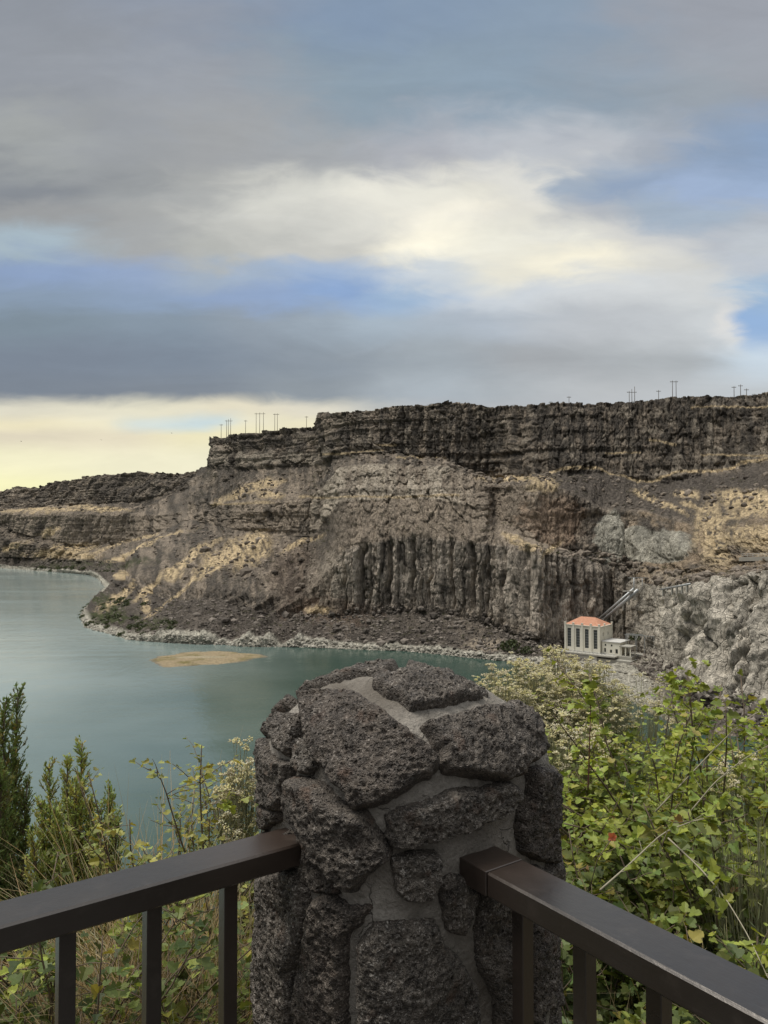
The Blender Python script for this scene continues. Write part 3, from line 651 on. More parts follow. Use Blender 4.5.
# guard rail on the ledge at the right
A_, B_ = at(742, 557, front(745, 556) - 2.5), at(800, 556, front(790, 556) - 3.5); g = thing('guardrail', 'white guardrail on the concrete ledge at the right edge of the far cliff', 'railing', A_)
mb = MB(); nB = 10
for k in range(nB + 1):
    p = (B_ - A_) * k / nB; MB().tube([p, p + (0, 0, 1.25)], .07, 5).build('post', m_pale, g)
for z in (.65, 1.25): MB().tube([(0, 0, z), B_ - A_ + (0, 0, z)], .07, 6).build('rail', m_pale, g)
dv = unit(B_ - A_); MB().box((B_ - A_) / 2 - (0, 0, .8), (np.linalg.norm(B_ - A_) / 2 + .5, 1.2, .78), [dv, [-dv[1], dv[0], 0], [0, 0, 1]]).build('ledge', m_conc, g)

# steel rack right of the portico
g = thing('switch_rack', 'pale steel switch rack with insulators on the rocks right of the power house', 'steel frame', at(640, 652, front(640, 650) - 4), -.5)
for x in (-6, -2, 2, 6):
    for y in (0, 3.5): MB().box((x, y, 2.6), (.14, .14, 4.6)).build('post', m_steel, g)
for y in (0, 3.5): MB().box((0, y, 7.3), (6.6, .12, .16)).build('beam', m_steel, g)
for x in (-6, -2, 2, 6): MB().box((x, 1.75, 5.2), (.1, 1.6, .12)).build('crossbeam', m_steel, g)
for x in np.linspace(-5, 5, 6): MB().tube([(x, 0, 6.2), (x, 0, 7.12)], .16, 6).build('insulator', m_pale, g)
MB().box((0, 1.7, -1.6), (7.2, 2.6, .5)).build('slab', m_conc, g)
# ---------------- poles on the rim
m_wood = simple('weathered_wood', (.10, .085, .07), .9, .2, 2.)
def pole(label, pxs, ytop, ybase, D, arm=True, group=None, cat='utility pole'):
    base = at(pxs[0], ybase, D); t_ = thing('utility_pole', label, cat, base, 0, group)
    for k, x in enumerate(pxs):
        yt = ytop[k] if isinstance(ytop, (tuple, list)) else ytop
        q_ = at(x, yt, D) - base; MB().tube([(q_[0], 0, -8), (q_[0], 0, q_[2])], [.26, .17], 6).build('pole', m_wood, t_, True)
    h = at(pxs[0], ytop[0] if isinstance(ytop, (tuple, list)) else ytop, D)[2] - base[2]; xr = at(pxs[-1], ybase, D)[0] - base[0]
    if arm: MB().box((xr / 2, 0, h - .9), (xr / 2 + 1.5, .12, .14)).build('crossarm', m_wood, t_)
    for x in np.linspace(-1.2, xr + 1.2, 3): MB().box((x, 0, h - .55), (.07, .07, .22)).build('insulator', m_pale, t_)
pole('short single utility pole at the far left end of the mesa top', [221.2], 424, 435, 690)
pole('three-legged utility frame at the left end of the mesa top', [226.6, 228.4, 230.7], (420, 419, 418.3), 434, 690)
pole('lone utility pole between the two three-legged frames on the mesa', [245.6], 420, 432, 680)
pole('tallest three-legged utility frame in the middle of the left mesa top', [256.2, 259.7, 263.5], (412.8, 412.5, 412.3), 432, 670)
pole('two-legged utility frame right of the tallest frame on the left mesa', [274.8, 277.4], 413.4, 431, 660)
pole('faint lone utility pole where the left mesa steps up', [306.5], 416, 428, 650)
pole('short single utility pole on the middle of the long rim', [569], 396, 407, 540)
pole('three-legged utility frame left of the rise on the right rim', [629.2, 631.8, 634.6], (391, 389, 386.5), 407, 530)
pole('lone utility pole on the rise of the right rim', [658.6], 390, 403, 520)
pole('two-legged utility frame with a wide crossarm on the right rim', [672.4, 676], 380.5, 402, 515)
pole('left one of two thin poles near the right edge of the rim', [734], 386, 397, 500)
pole('right one of two thin poles near the right edge of the rim', [740.5], 384.5, 396, 500)
pole('short stub pole closest to the right edge of the rim', [746.5], 388.5, 396, 500)
# ---------------- birds
m_bird = simple('dark_feathers', (.03, .028, .026), .8)
for k, (x, y, l) in enumerate(((21, 441.5, 'dark bird low in the yellow sky, leftmost of the three'), (101, 440, 'dark bird low in the yellow sky, middle one of the three'), (172, 433.3, 'dark bird low in the yellow sky, nearest to the mesa'))):
    V = [(-.32, 0, 0), (.25, .09, .02), (.25, -.09, .02), (.1, 0, .12), (.1, 0, -.09), (.5, 0, 0), (-.55, .14, 0), (-.55, -.14, 0), (.12, 1.0, .32), (-.12, 1.05, .30), (.12, -1.0, .32), (-.12, -1.05, .30), (-.15, .08, .02), (-.15, -.08, .02), (.0, .55, .24), (-.22, .55, .2), (.0, -.55, .24), (-.22, -.55, .2)]
    f3 = [[5, 1, 3], [5, 3, 2], [5, 4, 1], [5, 2, 4], [3, 1, 12], [3, 12, 0], [3, 0, 13], [3, 13, 2], [4, 12, 1], [4, 0, 12], [4, 13, 0], [4, 2, 13], [0, 6, 7]]
    f4 = [[1, 14, 15, 12], [14, 8, 9, 15], [2, 13, 17, 16], [16, 17, 11, 10]]
    o = MB().add(V, f3=f3, f4=f4).build('bird', m_bird); o.location = at(x, y, 260); o.rotation_euler = (.1, .1, .6 + k); o.scale = (.62,) * 3
    tag(o, l, 'bird', 'birds over the canyon')

# ---------------------------------------------------------------- near ground
NL, NR = unit([-.587, .81]), unit([.816, .577])
def outd(X, Y):
    return np.maximum((X + .562) * NL[0] + (Y - 1.097) * NL[1], (X - .160) * NR[0] + (Y - 1.314) * NR[1])
def ground_z(X, Y):
    X = np.asarray(X, float); Y = np.asarray(Y, float); d = outd(X, Y)
    z = -.05 * sst(.1, .35, d) - .30 * np.clip(d - .3, 0, 3.6) - .98 * np.clip(d - 3.9, 0, None)
    p = np.stack([X, Y, 0 * X], -1); z = z + (.10 * fbm(p / 1.1, 3) + .5 * fbm(p / 7., 3) * sst(3, 9, d)) * sst(.3, 1.2, d)
    return np.maximum(z, WZ - 6)
s_ = np.linspace(-1, 1, 260); gx = np.sign(s_) * (np.abs(s_) * 10 + (np.abs(s_) ** 6) * 890) + .2; s2 = np.linspace(0, 1, 260); gy = -60 * (1 - np.clip(s2 * 6, 0, 1)) ** 2 + np.clip(s2 - 1 / 6, 0, 1) * 14 + np.clip(s2 - .4, 0, 1) ** 3 * 600
GX, GY = np.meshgrid(gx, gy, indexing='ij'); GZ = ground_z(GX, GY); V = np.stack([GX, GY, GZ], -1)
i = np.arange(259)[:, None] * 260; j = np.arange(259)[None]; f = np.stack([i + j, i + 260 + j, i + 261 + j, i + j + 1], -1).reshape(-1, 4)
nn = fbm(V / .35, 3)[..., None]; K = np.array([.10, .08, .052]) * (1 + .5 * nn); K = np.clip(K, .02, .5)
m_dirt = vcol_mat('dry_soil', .95, 0, 14., .35, .1)
mk('ground', V.reshape(-1, 3), f, m_dirt, None, True, K.reshape(-1, 3))['kind'] = 'structure'
m_pave = simple('low_bounce_pavement', (.075, .072, .068), .9, .15, 6., 0, .002)  # unseen pavement, darkened to cut the light it throws up onto pillar and rails
c0 = np.array([.02, 1.55]); far = 40
pl = c0 - np.array([.81, .587]) * far; pr = c0 + np.array([.577, -.816]) * far
o = MB().add([(c0[0], c0[1], .012), (pl[0], pl[1], .012), (pl[0] * .4, -50, .012), (pr[0], -50, .012), (pr[0], pr[1], .012)], f3=[[0, 1, 2], [0, 2, 3], [0, 3, 4]]).build('pavement', m_pave); o['kind'] = 'structure'

# ---------------------------------------------------------------- stone pillar
PC = np.array([.040, 1.52]); a2 = math.radians(-54.9); U2 = np.array([math.cos(a2), math.sin(a2)]); U1 = np.array([math.sin(a2), -math.cos(a2)])  # U1 = left face normal
U1 = -U1 if U1[0] > 0 else U1
PR, PP = .238, 3.8
def Fp(p):
    d = p[..., :2] - PC; a = np.abs(d @ U1) + 1e-6; b_ = np.abs(d @ U2) + 1e-6
    rr = (a ** PP + b_ ** PP) ** (1 / PP); rho = rr / PR; zt = 1.318 - .125 * np.minimum(rho, 1.6) ** 2.5
    A_ = rr - PR; B_ = (p[..., 2] - zt) * .93; k = .05; h_ = np.clip(.5 + .5 * (A_ - B_) / k, 0, 1)
    return B_ * (1 - h_) + A_ * h_ + k * h_ * (1 - h_)
def Gp(p, e=1.5e-3):
    return unit(np.stack([Fp(p + np.array(v) * e) - Fp(p - np.array(v) * e) for v in np.eye(3)], -1))
def cast(o, d, t0, t1, n=90, lv=0.):
    """first crossing of the core surface along o + t d; where it misses, the nearest approach pulled onto the surface"""
    ts = np.linspace(t0, t1, n); best = np.full(o.shape[:-1], 9.); tb = np.full(o.shape[:-1], t0); hit = np.zeros(o.shape[:-1], bool); ta = np.full(o.shape[:-1], t0)
    for k in range(n):
        f_ = Fp(o + d * ts[k]) - lv; upd = (~hit) & (f_ < best); best = np.where(upd, f_, best); tb = np.where(upd, ts[k], tb); nh = (~hit) & (f_ < 0); ta = np.where(nh, ts[k], ta); hit |= nh
    lo = ta - (t1 - t0) / (n - 1); hi = ta.copy()
    for k in range(14):
        m_ = (lo + hi) / 2; f_ = Fp(o + d * m_[..., None]) < lv; hi = np.where(f_, m_, hi); lo = np.where(f_, lo, m_)
    p = o + d * np.where(hit, hi, tb)[..., None]
    for k in range(4): p = np.where(hit[..., None], p, p - Gp(p) * (Fp(p) - lv)[..., None])
    return p
m_mortar, t, b = material('mortar'); co = obj_co(t); n = t.noise(co, 9, 6, .6); n2_ = t.noise(co, 140, 4, .6)
c = t.mix(t.rng_(n, .3, .7), (.19, .170, .143), (.37, .34, .295)); c = t.mix(t.rng_(t.noise(co, 3.2, 3), .55, .75), c, (.09, .076, .06)); c = t.mix(1., c, t.rng_(n2_, .2, .8, .75, 1.2), 'MULTIPLY')
ck = t.vor(t.vm('ADD', co, t.vm('SCALE', t.noise(co, 20, 4, .6, 0, True), .05)), 9., 'DISTANCE_TO_EDGE'); ckm = t.m('MULTIPLY', t.rng_(ck, 0., .012, 1., 0.), t.rng_(n, .45, .6), clamp=True)
c = t.mix(t.m('MULTIPLY', ckm, .7), c, (.05, .045, .04)); c = t.mix(t.rng_(t.noise(co, 16, 5, .65), .52, .75), c, (.16, .145, .122))
t.put(b.inputs['Base Color'], c); b.inputs['Roughness'].default_value = .92; b.inputs['Specular IOR Level'].default_value = .2
bump(t, b, t.m('SUBTRACT', t.m('ADD', t.noise(co, 45, 6, .7), t.m('MULTIPLY', n2_, .6)), t.m('MULTIPLY', ckm, .6)), .009, 1.)
m_basalt, t, b = material('vesicular_basalt'); co = obj_co(t)
wob = t.vm('ADD', co, t.vm('SCALE', t.noise(co, 60, 3, .5, 0, True), .012))
v1 = t.vor(wob, 130., 'F1'); v2 = t.vor(wob, 290., 'F1'); nz = t.noise(co, 28, 6, .7); nf = t.noise(co, 420, 4, .7); nl = t.noise(co, 7, 4, .6)
pit = t.rng_(v1, .12, .42)
c = t.mix(t.rng_(nz, .3, .72), (.019, .016, .0125), (.15, .131, .106))
c = t.mix(t.rng_(nf, .54, .68), c, (.30, .265, .235)); sp_n = t.noise(co, 170, 3, .6)
lich = t.m('MULTIPLY', t.rng_(sp_n, .56, .66), t.rng_(nl, .36, .58)); lich = t.m('MAXIMUM', lich, 0.)
c = t.mix(t.m('MULTIPLY', lich, .6), c, (.55, .52, .47))
c = t.mix(t.m('MULTIPLY', t.rng_(t.noise(co, 18, 3), .60, .72), .6), c, (.12, .072, .045))
c = t.mix(1., c, t.rng_(pit, 0, 1, .72, 1.1), 'MULTIPLY')
rnd = t.new('ShaderNodeObjectInfo').outputs['Random']; c = t.mix(1., c, t.mix(rnd, (.72, .66, .62), (1.08, 1.06, 1.04)), 'MULTIPLY')
t.put(b.inputs['Base Color'], c); b.inputs['Roughness'].default_value = .66; b.inputs['Specular IOR Level'].default_value = .5
hb = t.m('ADD', t.m('MULTIPLY', pit, .8), t.m('ADD', t.m('MULTIPLY', t.rng_(v2, .1, .5), .4), t.m('MULTIPLY', nf, .45))); bump(t, b, hb, .007, 1.)
pil = thing('stone_pillar', 'rough dark lava stone pillar with pale mortar joints joining the two railings', 'pillar', (0, 0, 0))
def core():
    nt = 520; th = np.linspace(0, 2 * math.pi, nt, endpoint=False); z1 = np.linspace(-.25, .98, 330); ph_ = np.linspace(0, math.pi / 2, 260)[1:]
    o = []; d = []
    for z in z1: o.append((PC[0], PC[1], z)); d.append((0.,))
    O = np.array(o + [(PC[0], PC[1], .98)] * len(ph_)); PH = np.concatenate([np.zeros(len(z1)), ph_])
    O = O[:, None] + np.zeros((1, nt, 1)); Dr = np.stack([np.cos(PH)[:, None] * np.cos(th), np.cos(PH)[:, None] * np.sin(th), np.sin(PH)[:, None] + 0 * th], -1)
    lo = np.zeros(O.shape[:2]); hi = lo + .6
    for k in range(18):
        m_ = (lo + hi) / 2; f_ = Fp(O + Dr * m_[..., None]) > 0; hi = np.where(f_, m_, hi); lo = np.where(f_, lo, m_)
    P = O + Dr * lo[..., None]; G_ = Gp(P); P = P + G_ * (.006 * fbm(P / .06, 4) + .0018 * fbm(P / .011, 3))[..., None]
    nr = len(PH); i = np.arange(nr - 1)[:, None]; j = np.arange(nt)[None]; j2 = (j + 1) % nt
    f = np.stack([i * nt + j, i * nt + j2, (i + 1) * nt + j2, (i + 1) * nt + j], -1).reshape(-1, 4)
    return P.reshape(-1, 3), f
V, f = core(); mk('mortar_core', V, f, m_mortar, pil)
def stone3(P3, H=.030, seed=0, wd=.02, nrm_=None):
    """a stone whose outline is the closed 3D polygon P3 on the core surface"""
    P3 = np.asarray(P3); c = P3.mean(0); n = unit(Gp(P3).mean(0)) if nrm_ is None else nrm_
    c = cast((c + n * .25)[None], -n[None], 0, .6)[0]
    e1 = unit(np.cross([0, 0, 1.], n)) if abs(n[2]) < .95 else np.array([1., 0, 0]); e1 = unit(e1 - n * (e1 @ n)); e2 = np.cross(n, e1)
    Q = np.stack([(P3 - c) @ e1, (P3 - c) @ e2], -1)
    g = .0021; lo = Q.min(0) - .012; hi = Q.max(0) + .012; xs = np.arange(lo[0], hi[0], g); ys = np.arange(lo[1], hi[1], g); A_, B_ = np.meshgrid(xs, ys, indexing='ij')
    wp = np.stack([A_ + seed * 3.3, B_, 0 * A_], -1)
    Aw = A_ + .0042 * fbm(wp / .03, 3) ; Bw = B_ + .0042 * fbm(wp / .03 + 40, 3)
    d = np.full(A_.shape, 9.); ins = np.zeros(A_.shape, bool)
    for (x0, y0), (x1, y1) in zip(Q, np.roll(Q, -1, 0)):
        vx, vy = x1 - x0, y1 - y0; tt = np.clip(((Aw - x0) * vx + (Bw - y0) * vy) / (vx * vx + vy * vy + 1e-12), 0, 1)
        d = np.minimum(d, np.hypot(Aw - x0 - tt * vx, Bw - y0 - tt * vy)); cr_ = ((y0 > Bw) != (y1 > Bw)) & (Aw < (x1 - x0) * (Bw - y0) / (y1 - y0 + 1e-12) + x0); ins ^= cr_
    sdd = np.where(ins, d, -d) + .0022 * fbm(wp / .008 + 9, 2)
    sdd = sdd + .0042; keep = sdd > -.007
    O = c + e1 * A_[..., None] + e2 * B_[..., None] + n * .16
    S_ = np.full(O.shape, 0.); k_ = keep; pts = cast(O[k_], np.broadcast_to(-n, O[k_].shape), 0, .5, 60); S_[k_] = pts; Gn = np.zeros_like(S_); Gn[k_] = Gp(pts)
    tt = np.clip((sdd + .005) / wd, 0, 1); prof = 1 - (1 - tt) ** 2.0
    h = np.zeros(A_.shape); ps = S_[k_] + seed * 1.7
    f1, e_1, cc = worley(ps / .045); 
    disp = .0055 * fbm(ps / .05, 3) + .0052 * ridge(ps / .020, 3) + .0030 * fbm(ps / .0075, 3) + .006 * (cc - .5) - .0055 * sst(.42, .1, worley(ps / .012)[0])
    Hh = H + .010 * fbm(ps / .12 + 5, 2)
    hv = -.014 + (Hh + .014) * prof[k_] + disp * sst(0, .5, prof[k_]); 
    V = S_[k_] + (Gn[k_] * .7 + n * .3) * hv[:, None]
    ids = -np.ones(A_.shape, int); ids[k_] = np.arange(k_.sum())
    q = np.stack([ids[:-1, :-1], ids[1:, :-1], ids[1:, 1:], ids[:-1, 1:]], -1).reshape(-1, 4); q = q[(q >= 0).all(1)]
    return mk('stone', V, q, m_basalt, pil)
STONES = [
([(303,700),(319,695),(340,692),(357,697),(373,706),(400,727),(422,745),(440,762),(432,775),(400,790),(373,800),(352,807),(344,791),(332,778),(319,762),(309,737),(304,714)],.045,.016),
([(295,692),(309,678),(330,667),(357,659),(373,658),(394,662),(392,668),(373,671.5),(357,672),(338,678.5),(313,687),(297,695)],.020,.02),
([(408,662),(433,664),(458,675),(484,688),(487,694),(466,685),(440,673),(415,668)],.016,.016),
([(376,682),(374,675),(386,672),(400,673),(413,671),(435,670),(451,678),(473,687),(484,696),(466,696),(444,700),(413,705),(400,695),(388,690)],.026,.018),
([(425,722),(444,719),(464,713),(493,709),(508,704),(524,711),(534,722),(542,738),(546,746),(540,754),(530,758),(526,760),(521,772),(506,777),(488,775),(466,772),(449,768),(444,762),(444,749),(435,733)],.042,.016),
([(388,821),(400,813),(429,803),(457,793),(488,791),(510,784),(519,789),(517,800),(504,813),(488,822),(455,833),(426,842),(398,849),(389,838)],.034,.02),
([(533,771),(542,768),(553,774),(556,787),(558,830),(558,862),(540,858),(523,850),(522,830),(524,812),(532,800)],.026,.02),
([(260,716),(264,707),(281,693),(291,694),(293,699),(287,705),(274,714),(269,722),(266,730),(262,731),(259,724)],.030,.018),
([(272,722),(280,714),(302,716),(302,722),(296,734),(290,748),(285,753),(278,747),(272,734)],.032,.018),
([(300,740),(309,745),(314,761),(307,771),(298,770),(294,761),(297,749)],.024,.014),
([(254,736),(261,740),(263,751),(275,762),(289,765),(285,778),(281,799),(278,808),(262,806),(253,800),(250,778),(252,753)],.030,.02),
([(254,806),(261,809),(277,813),(277,820),(267,825),(254,827)],.022,.016),
([(290,780),(302,782),(317,789),(332,805),(344,812),(361,818),(369,832),(379,842),(386,851),(384,861),(369,870),(357,878),(348,892),(340,882),(330,870),(313,851),(303,837),(290,810),(288,791)],.044,.02),
([(396,863),(415,857),(439,859),(440,880),(430,897),(410,900),(398,888)],.026,.018),
([(443,884),(454,876),(470,882),(477,895),(470,913),(463,934),(454,930),(447,906)],.022,.018),
([(487,895),(512,907),(516,929),(515,955),(517,976),(512,1024),(500,1045),(498,997),(483,960),(482,929)],.030,.02),
([(358,949),(373,932),(400,928),(437,927),(447,950),(459,962),(476,989),(480,1030),(478,1060),(420,1075),(360,1062),(356,990)],.032,.022),
([(313,904),(327,897),(344,909),(363,911),(352,925),(342,935),(341,960),(341,1050),(302,1060),(294,1000),(304,950)],.030,.022),
([(257,876),(296,872),(305,893),(303,928),(290,970),(288,1050),(253,1060),(254,970),(259,907)],.028,.022),
([(533,924),(560,938),(562,965),(560,1002),(545,1007),(538,1024),(531,1024),(530,965)],.028,.02),
([(525,868),(556,872),(559,900),(560,928),(540,918),(524,904)],.026,.02),
([(258,834),(288,836),(294,864),(258,868)],.026,.02),
([(300,842),(312,856),(328,874),(338,890),(318,890),(302,880)],.010,.016),
]
for k, (pg, H, wd) in enumerate(STONES):
    P2 = np.array(pg, float); r_ = ray(P2[:, 0], P2[:, 1]); r_ = r_ / np.linalg.norm(r_, axis=-1, keepdims=True)
    H *= .84 if H > .04 else .74; lv = H * .62; P3 = cast(np.broadcast_to(np.array([0, 0, CAMZ]), r_.shape), r_, .9, 2.2, 400, lv); P3 = P3 - Gp(P3) * lv; stone3(P3, H, k + 1, wd * .62)
# stones of the sides away from the photograph, and the foot
def gen_stone(nv, u0, z, wu, wz, seed):
    th = np.linspace(0, 2 * math.pi, 10, endpoint=False); r = np.random.default_rng(seed); tn = np.array([-nv[1], nv[0]])
    k = (np.abs(np.cos(th)) ** 3.5 + np.abs(np.sin(th)) ** 3.5) ** (-1 / 3.5) * r.uniform(.82, 1.08, 10); P = []
    for a, kk in zip(th, k): q_ = PC + nv * .5 + tn * (u0 + wu * kk * math.cos(a)); P.append((q_[0], q_[1], z + wz * kk * math.sin(a)))
    P = cast(np.array(P), np.broadcast_to(np.array([-nv[0], -nv[1], 0.]), (10, 3)), 0, .5, 80); stone3(P, .028, seed, .02, np.array([nv[0], nv[1], 0.]))
sd_ = 40
for nv in (-U1, -U2):
    for k, z in enumerate((.14, .40, .66, .90, 1.08)):
        for u0, wu in (((-.12, .10), (.11, .09)) if k % 2 else ((-.10, .11), (.14, .075))): sd_ += 1; gen_stone(nv, u0, z, wu, .10 if k < 4 else .06, sd_)
for nv in (U1, U2):
    for k, z in enumerate((.12, .36)):
        for u0, wu in ((-.11, .10), (.11, .10)): sd_ += 1; gen_stone(nv, u0, z, wu, .10, sd_)

# ---------------------------------------------------------------- railings
m_rail, t, b = material('brown_bronze_paint'); co = obj_co(t); n = t.noise(co, 7., 5, .6)
sxx = t.new('ShaderNodeSeparateXYZ', None, _0=co); worn = t.m('MULTIPLY', t.rng_(sxx.outputs[0], -.24, .0), 1., clamp=True)
c = t.mix(n, (.012, .0098, .0085), (.023, .019, .016)); c = t.mix(t.m('MULTIPLY', t.rng_(t.noise(co, 22., 5, .7), .56, .72), .30), c, (.075, .062, .052)); c = t.mix(t.m('MULTIPLY', worn, t.rng_(n, .3, .7, .2, .75)), c, (.055, .034, .024))
scr = t.noise(t.new('ShaderNodeMapping', None, Vector=co, Scale=(3, 40, 40)).outputs[0], 6., 4, .7); c = t.mix(t.m('MULTIPLY', t.rng_(scr, .62, .78), .35), c, (.10, .085, .075))
t.put(b.inputs['Base Color'], c); t.put(b.inputs['Roughness'], t.rng_(n, .3, .7, .24, .42)); b.inputs['Specular IOR Level'].default_value = .85; b.inputs['Coat Weight'].default_value = .35; b.inputs['Coat Roughness'].default_value = .35; b.inputs['Specular Tint'].default_value = (1, .93, .86, 1)
bump(t, b, t.m('ADD', t.noise(co, 55., 4, .6), t.m('MULTIPLY', scr, .4)), .0008, .8)
def railing(label, end, dv, length, s0, sp, n, stub):
    """local +x points to the pillar, origin where the top rail meets it"""
    rz = math.atan2(dv[1], dv[0]); r = thing('railing', label, 'railing', (end[0], end[1], 0), rz)
    x1 = .06
    if stub:
        MB().box((x1 / 2 - stub / 2, 0, 1.03), ((x1 + stub) / 2, .041, .02), bev=.0012).build('end_piece', m_rail, r); x1 = -stub - .0007
    MB().box(((x1 - length) / 2, 0, 1.03), ((x1 + length) / 2, .041, .02), bev=.0035).build('top_rail', m_rail, r)
    MB().box(((.03 - length) / 2, 0, .10), ((.03 + length) / 2, .016, .016), bev=.003).build('bottom_rail', m_rail, r)
    for k in range(n):
        x = s0 - sp * k
        if x < -length: break
        MB().box((x, 0, .5615), (.0122, .0122, .446), bev=.001).build('baluster', m_rail, r)
        if k % 12 == 9: MB().box((x - sp / 2, 0, .49), (.02, .02, .518), bev=.003).build('post', m_rail, r)
cl_ = np.array([-.562, 1.097]); dl = unit([.381, .276]); endL = cl_ + dl * .50
railing('dark brown metal railing running from the left side of the stone pillar', endL, dl, 2.6, .3657 - .50, .1312, 24, 0)
cr0 = np.array([.160, 1.314]); dr = unit([-.577, .816]); endR = cr0 + dr * .035
railing('dark brown metal railing running from the right side of the stone pillar', endR, dr, 2.6, -.106 - .035, .1245, 24, .10)
# mortar smeared over the rail ends
def lump(c, r, seed):
    V, f = rock_mesh(3, seed, 1.); V = V * np.array(r) * (1 + .12 * fbm(V * 4, 3)[:, None]); return mk('mortar_patch', V + c, f, m_mortar, pil)
lump((endL[0] + .055, endL[1] + .03, 1.045), (.045, .045, .035), 3); lump((endR[0] - .035, endR[1] + .04, 1.045), (.05, .03, .028), 5)
# ---------------------------------------------------------------- plants of the near slope
def outline(pts):
    """half outline -> mirrored flat leaf, folded along the midrib"""
    up = [(x, y) for x, y in pts]; lo = [(x, -y) for x, y in reversed(pts[1:-1])]; P = np.array(up + lo)
    V = np.concatenate([np.stack([P[:, 0], P[:, 1], .35 * np.abs(P[:, 1]) - .12 * P[:, 0] ** 2], -1), [[.42, 0, -.03]]]); n = len(P)
    return V, np.array([[n, k, (k + 1) % n] for k in range(n)])
LOBED = outline([(0, 0), (.02, .22), (.14, .46), (.34, .52), (.42, .36), (.50, .26), (.68, .33), (.84, .22), (1, 0)])
OVAL = outline([(0, 0), (.25, .22), (.6, .27), (.88, .14), (1, 0)])
NARROW = (np.array([[0, 0, 0], [.4, .07, .02], [1, 0, 0], [.4, -.07, .02]]), np.array([[0, 1, 2], [0, 2, 3]]))
def leaves(tpl, P, Dr, Nn, size, col):
    V, f = tpl; P = np.asarray(P); m = len(P); X = unit(Dr); Z = unit(Nn - X * (Nn * X).sum(-1, keepdims=True)); Y = np.cross(Z, X); s = np.asarray(size)[:, None, None]
    cv = 1 + rng.normal(0, .25, (m, 1, 1))
    W = P[:, None] + (V[None, :, 0:1] * X[:, None] + V[None, :, 1:2] * Y[:, None] + V[None, :, 2:3] * Z[:, None] * cv) * s
    return W.reshape(-1, 3), (f[None] + (np.arange(m) * len(V))[:, None, None]).reshape(-1, 3), np.repeat(col, len(V), 0)
def wander(p0, d0, L, n, sag, jit, r):
    """a bending stem"""
    P = [np.array(p0, float)]; d = unit(d0)
    for k in range(n - 1):
        d = unit(d + r.normal(0, jit, 3) + np.array([0, 0, -sag])); P.append(P[-1] + d * L / (n - 1))
    return np.array(P)
def along(P, t_):
    x = t_ * (len(P) - 1); i = min(int(x), len(P) - 2); f = x - i; return P[i] * (1 - f) + P[i + 1] * f, unit(P[i + 1] - P[i])
m_twig = simple('twig_bark', (.13, .095, .065), .85, .3, 40.); m_palestem = simple('pale_dry_stem', (.30, .27, .19), .85, .2, 30.)
m_leafn = vcol_mat('broad_leaf', .52, .34, 90., .14, .35); m_dry = vcol_mat('dry_grass_blade', .8, .25, 0, 0, .25); m_juni = vcol_mat('scale_foliage', .65, .18, 0, 0, .25)
m_flor = vcol_mat('cream_floret', .8, .3, 0, 0, .2)
def base_at(px, D):
    X = (px - 384) / F * D; return np.array([X, D, float(ground_z(X, D))])
def ztop(D, y): return CAMZ - (y - HOR) / F * D
def cols(n, r, c, var=.32, warm=.06):
    k = r.uniform(1 - var, 1 + var, (n, 1)); w_ = r.normal(0, warm, (n, 1)); return np.clip(np.array(c) * k * np.concatenate([1 + w_, 1 + 0 * w_, 1 - w_], 1), .005, .8)
def leafy(name, label, cat, px, D, ytop, spread, ncane, lsize, c, seed, tpl=LOBED, group=None, twigs=9, per=7, bare=.12, stem=None, sag=.05, upb=1.0):
    r = np.random.default_rng(seed); B = base_at(px, D); Ht = max(.25, ztop(D, ytop) - B[2]); t_ = thing(name, label, cat, B, 0, group)
    st = MB(); LP = []; LD = []; LN = []; LS = []; LC = []
    for k in range(ncane):
        a = r.uniform(0, 6.283); lean = r.uniform(.05, spread); d0 = np.array([math.cos(a) * lean, math.sin(a) * lean, upb]); L = Ht * r.uniform(.66, 1.04) * (1 + .3 * lean)
        P = wander(r.normal(0, .03, 3) * (1, 1, 0), d0, L, 12, sag, .10, r); st.tube(P, np.linspace(.0055, .0014, 12) * (.7 + .5 * Ht), 5)
        for m_ in range(16):
            p2, d2 = along(P, r.uniform(.45, 1.)); dv_ = unit(d2 * .5 + r.normal(0, .8, 3)); LP.append(p2 + dv_ * .008); LD.append(dv_); LN.append(np.array([0, 0, 1.]) + r.normal(0, .5, 3)); LS.append(lsize * r.uniform(.45, .9))
        for q_ in range(twigs):
            tt = r.uniform(.18, .98); p, d = along(P, tt); a = r.uniform(0, 6.283); dd = unit(d * .5 + np.array([math.cos(a), math.sin(a), .25])); tl = r.uniform(.10, .26) * (1.15 - .5 * tt) * (1 if Ht > .6 else .6)
            Tw = wander(p, dd, tl, 6, .03, .14, r); st.tube(Tw, np.linspace(.0018, .0009, 6), 4)
            for m_ in range(per):
                u_ = (m_ + r.uniform(.2, .9)) / per; p2, d2 = along(Tw, u_); sd_ = 1 if m_ % 2 else -1; side = unit(np.cross(d2, [0, 0, 1.])) * sd_
                dv_ = unit(d2 * .6 + side * .9 + r.normal(0, .3, 3)); LP.append(p2 + dv_ * .012); LD.append(dv_ + np.array([0, 0, -.15])); LN.append(np.array([0, 0, 1.]) + r.normal(0, .45, 3)); LS.append(lsize * r.uniform(.4, 1.3) * (1.1 - .35 * u_))
    n = len(LP); C = cols(n, r, c, .42, .08); od = r.random(n); C[od > .93] *= np.array([.55, .6, .6]); C[od < .02] = np.array([.34, .29, .07]); C[od < .0008] = np.array([.26, .16, .07])
    V, f, K = leaves(tpl, np.array(LP), np.array(LD), np.array(LN), np.array(LS), C)
    st.build('stems', stem or m_twig, t_, True); mk('foliage', V, f, m_leafn, t_, False, K); return t_
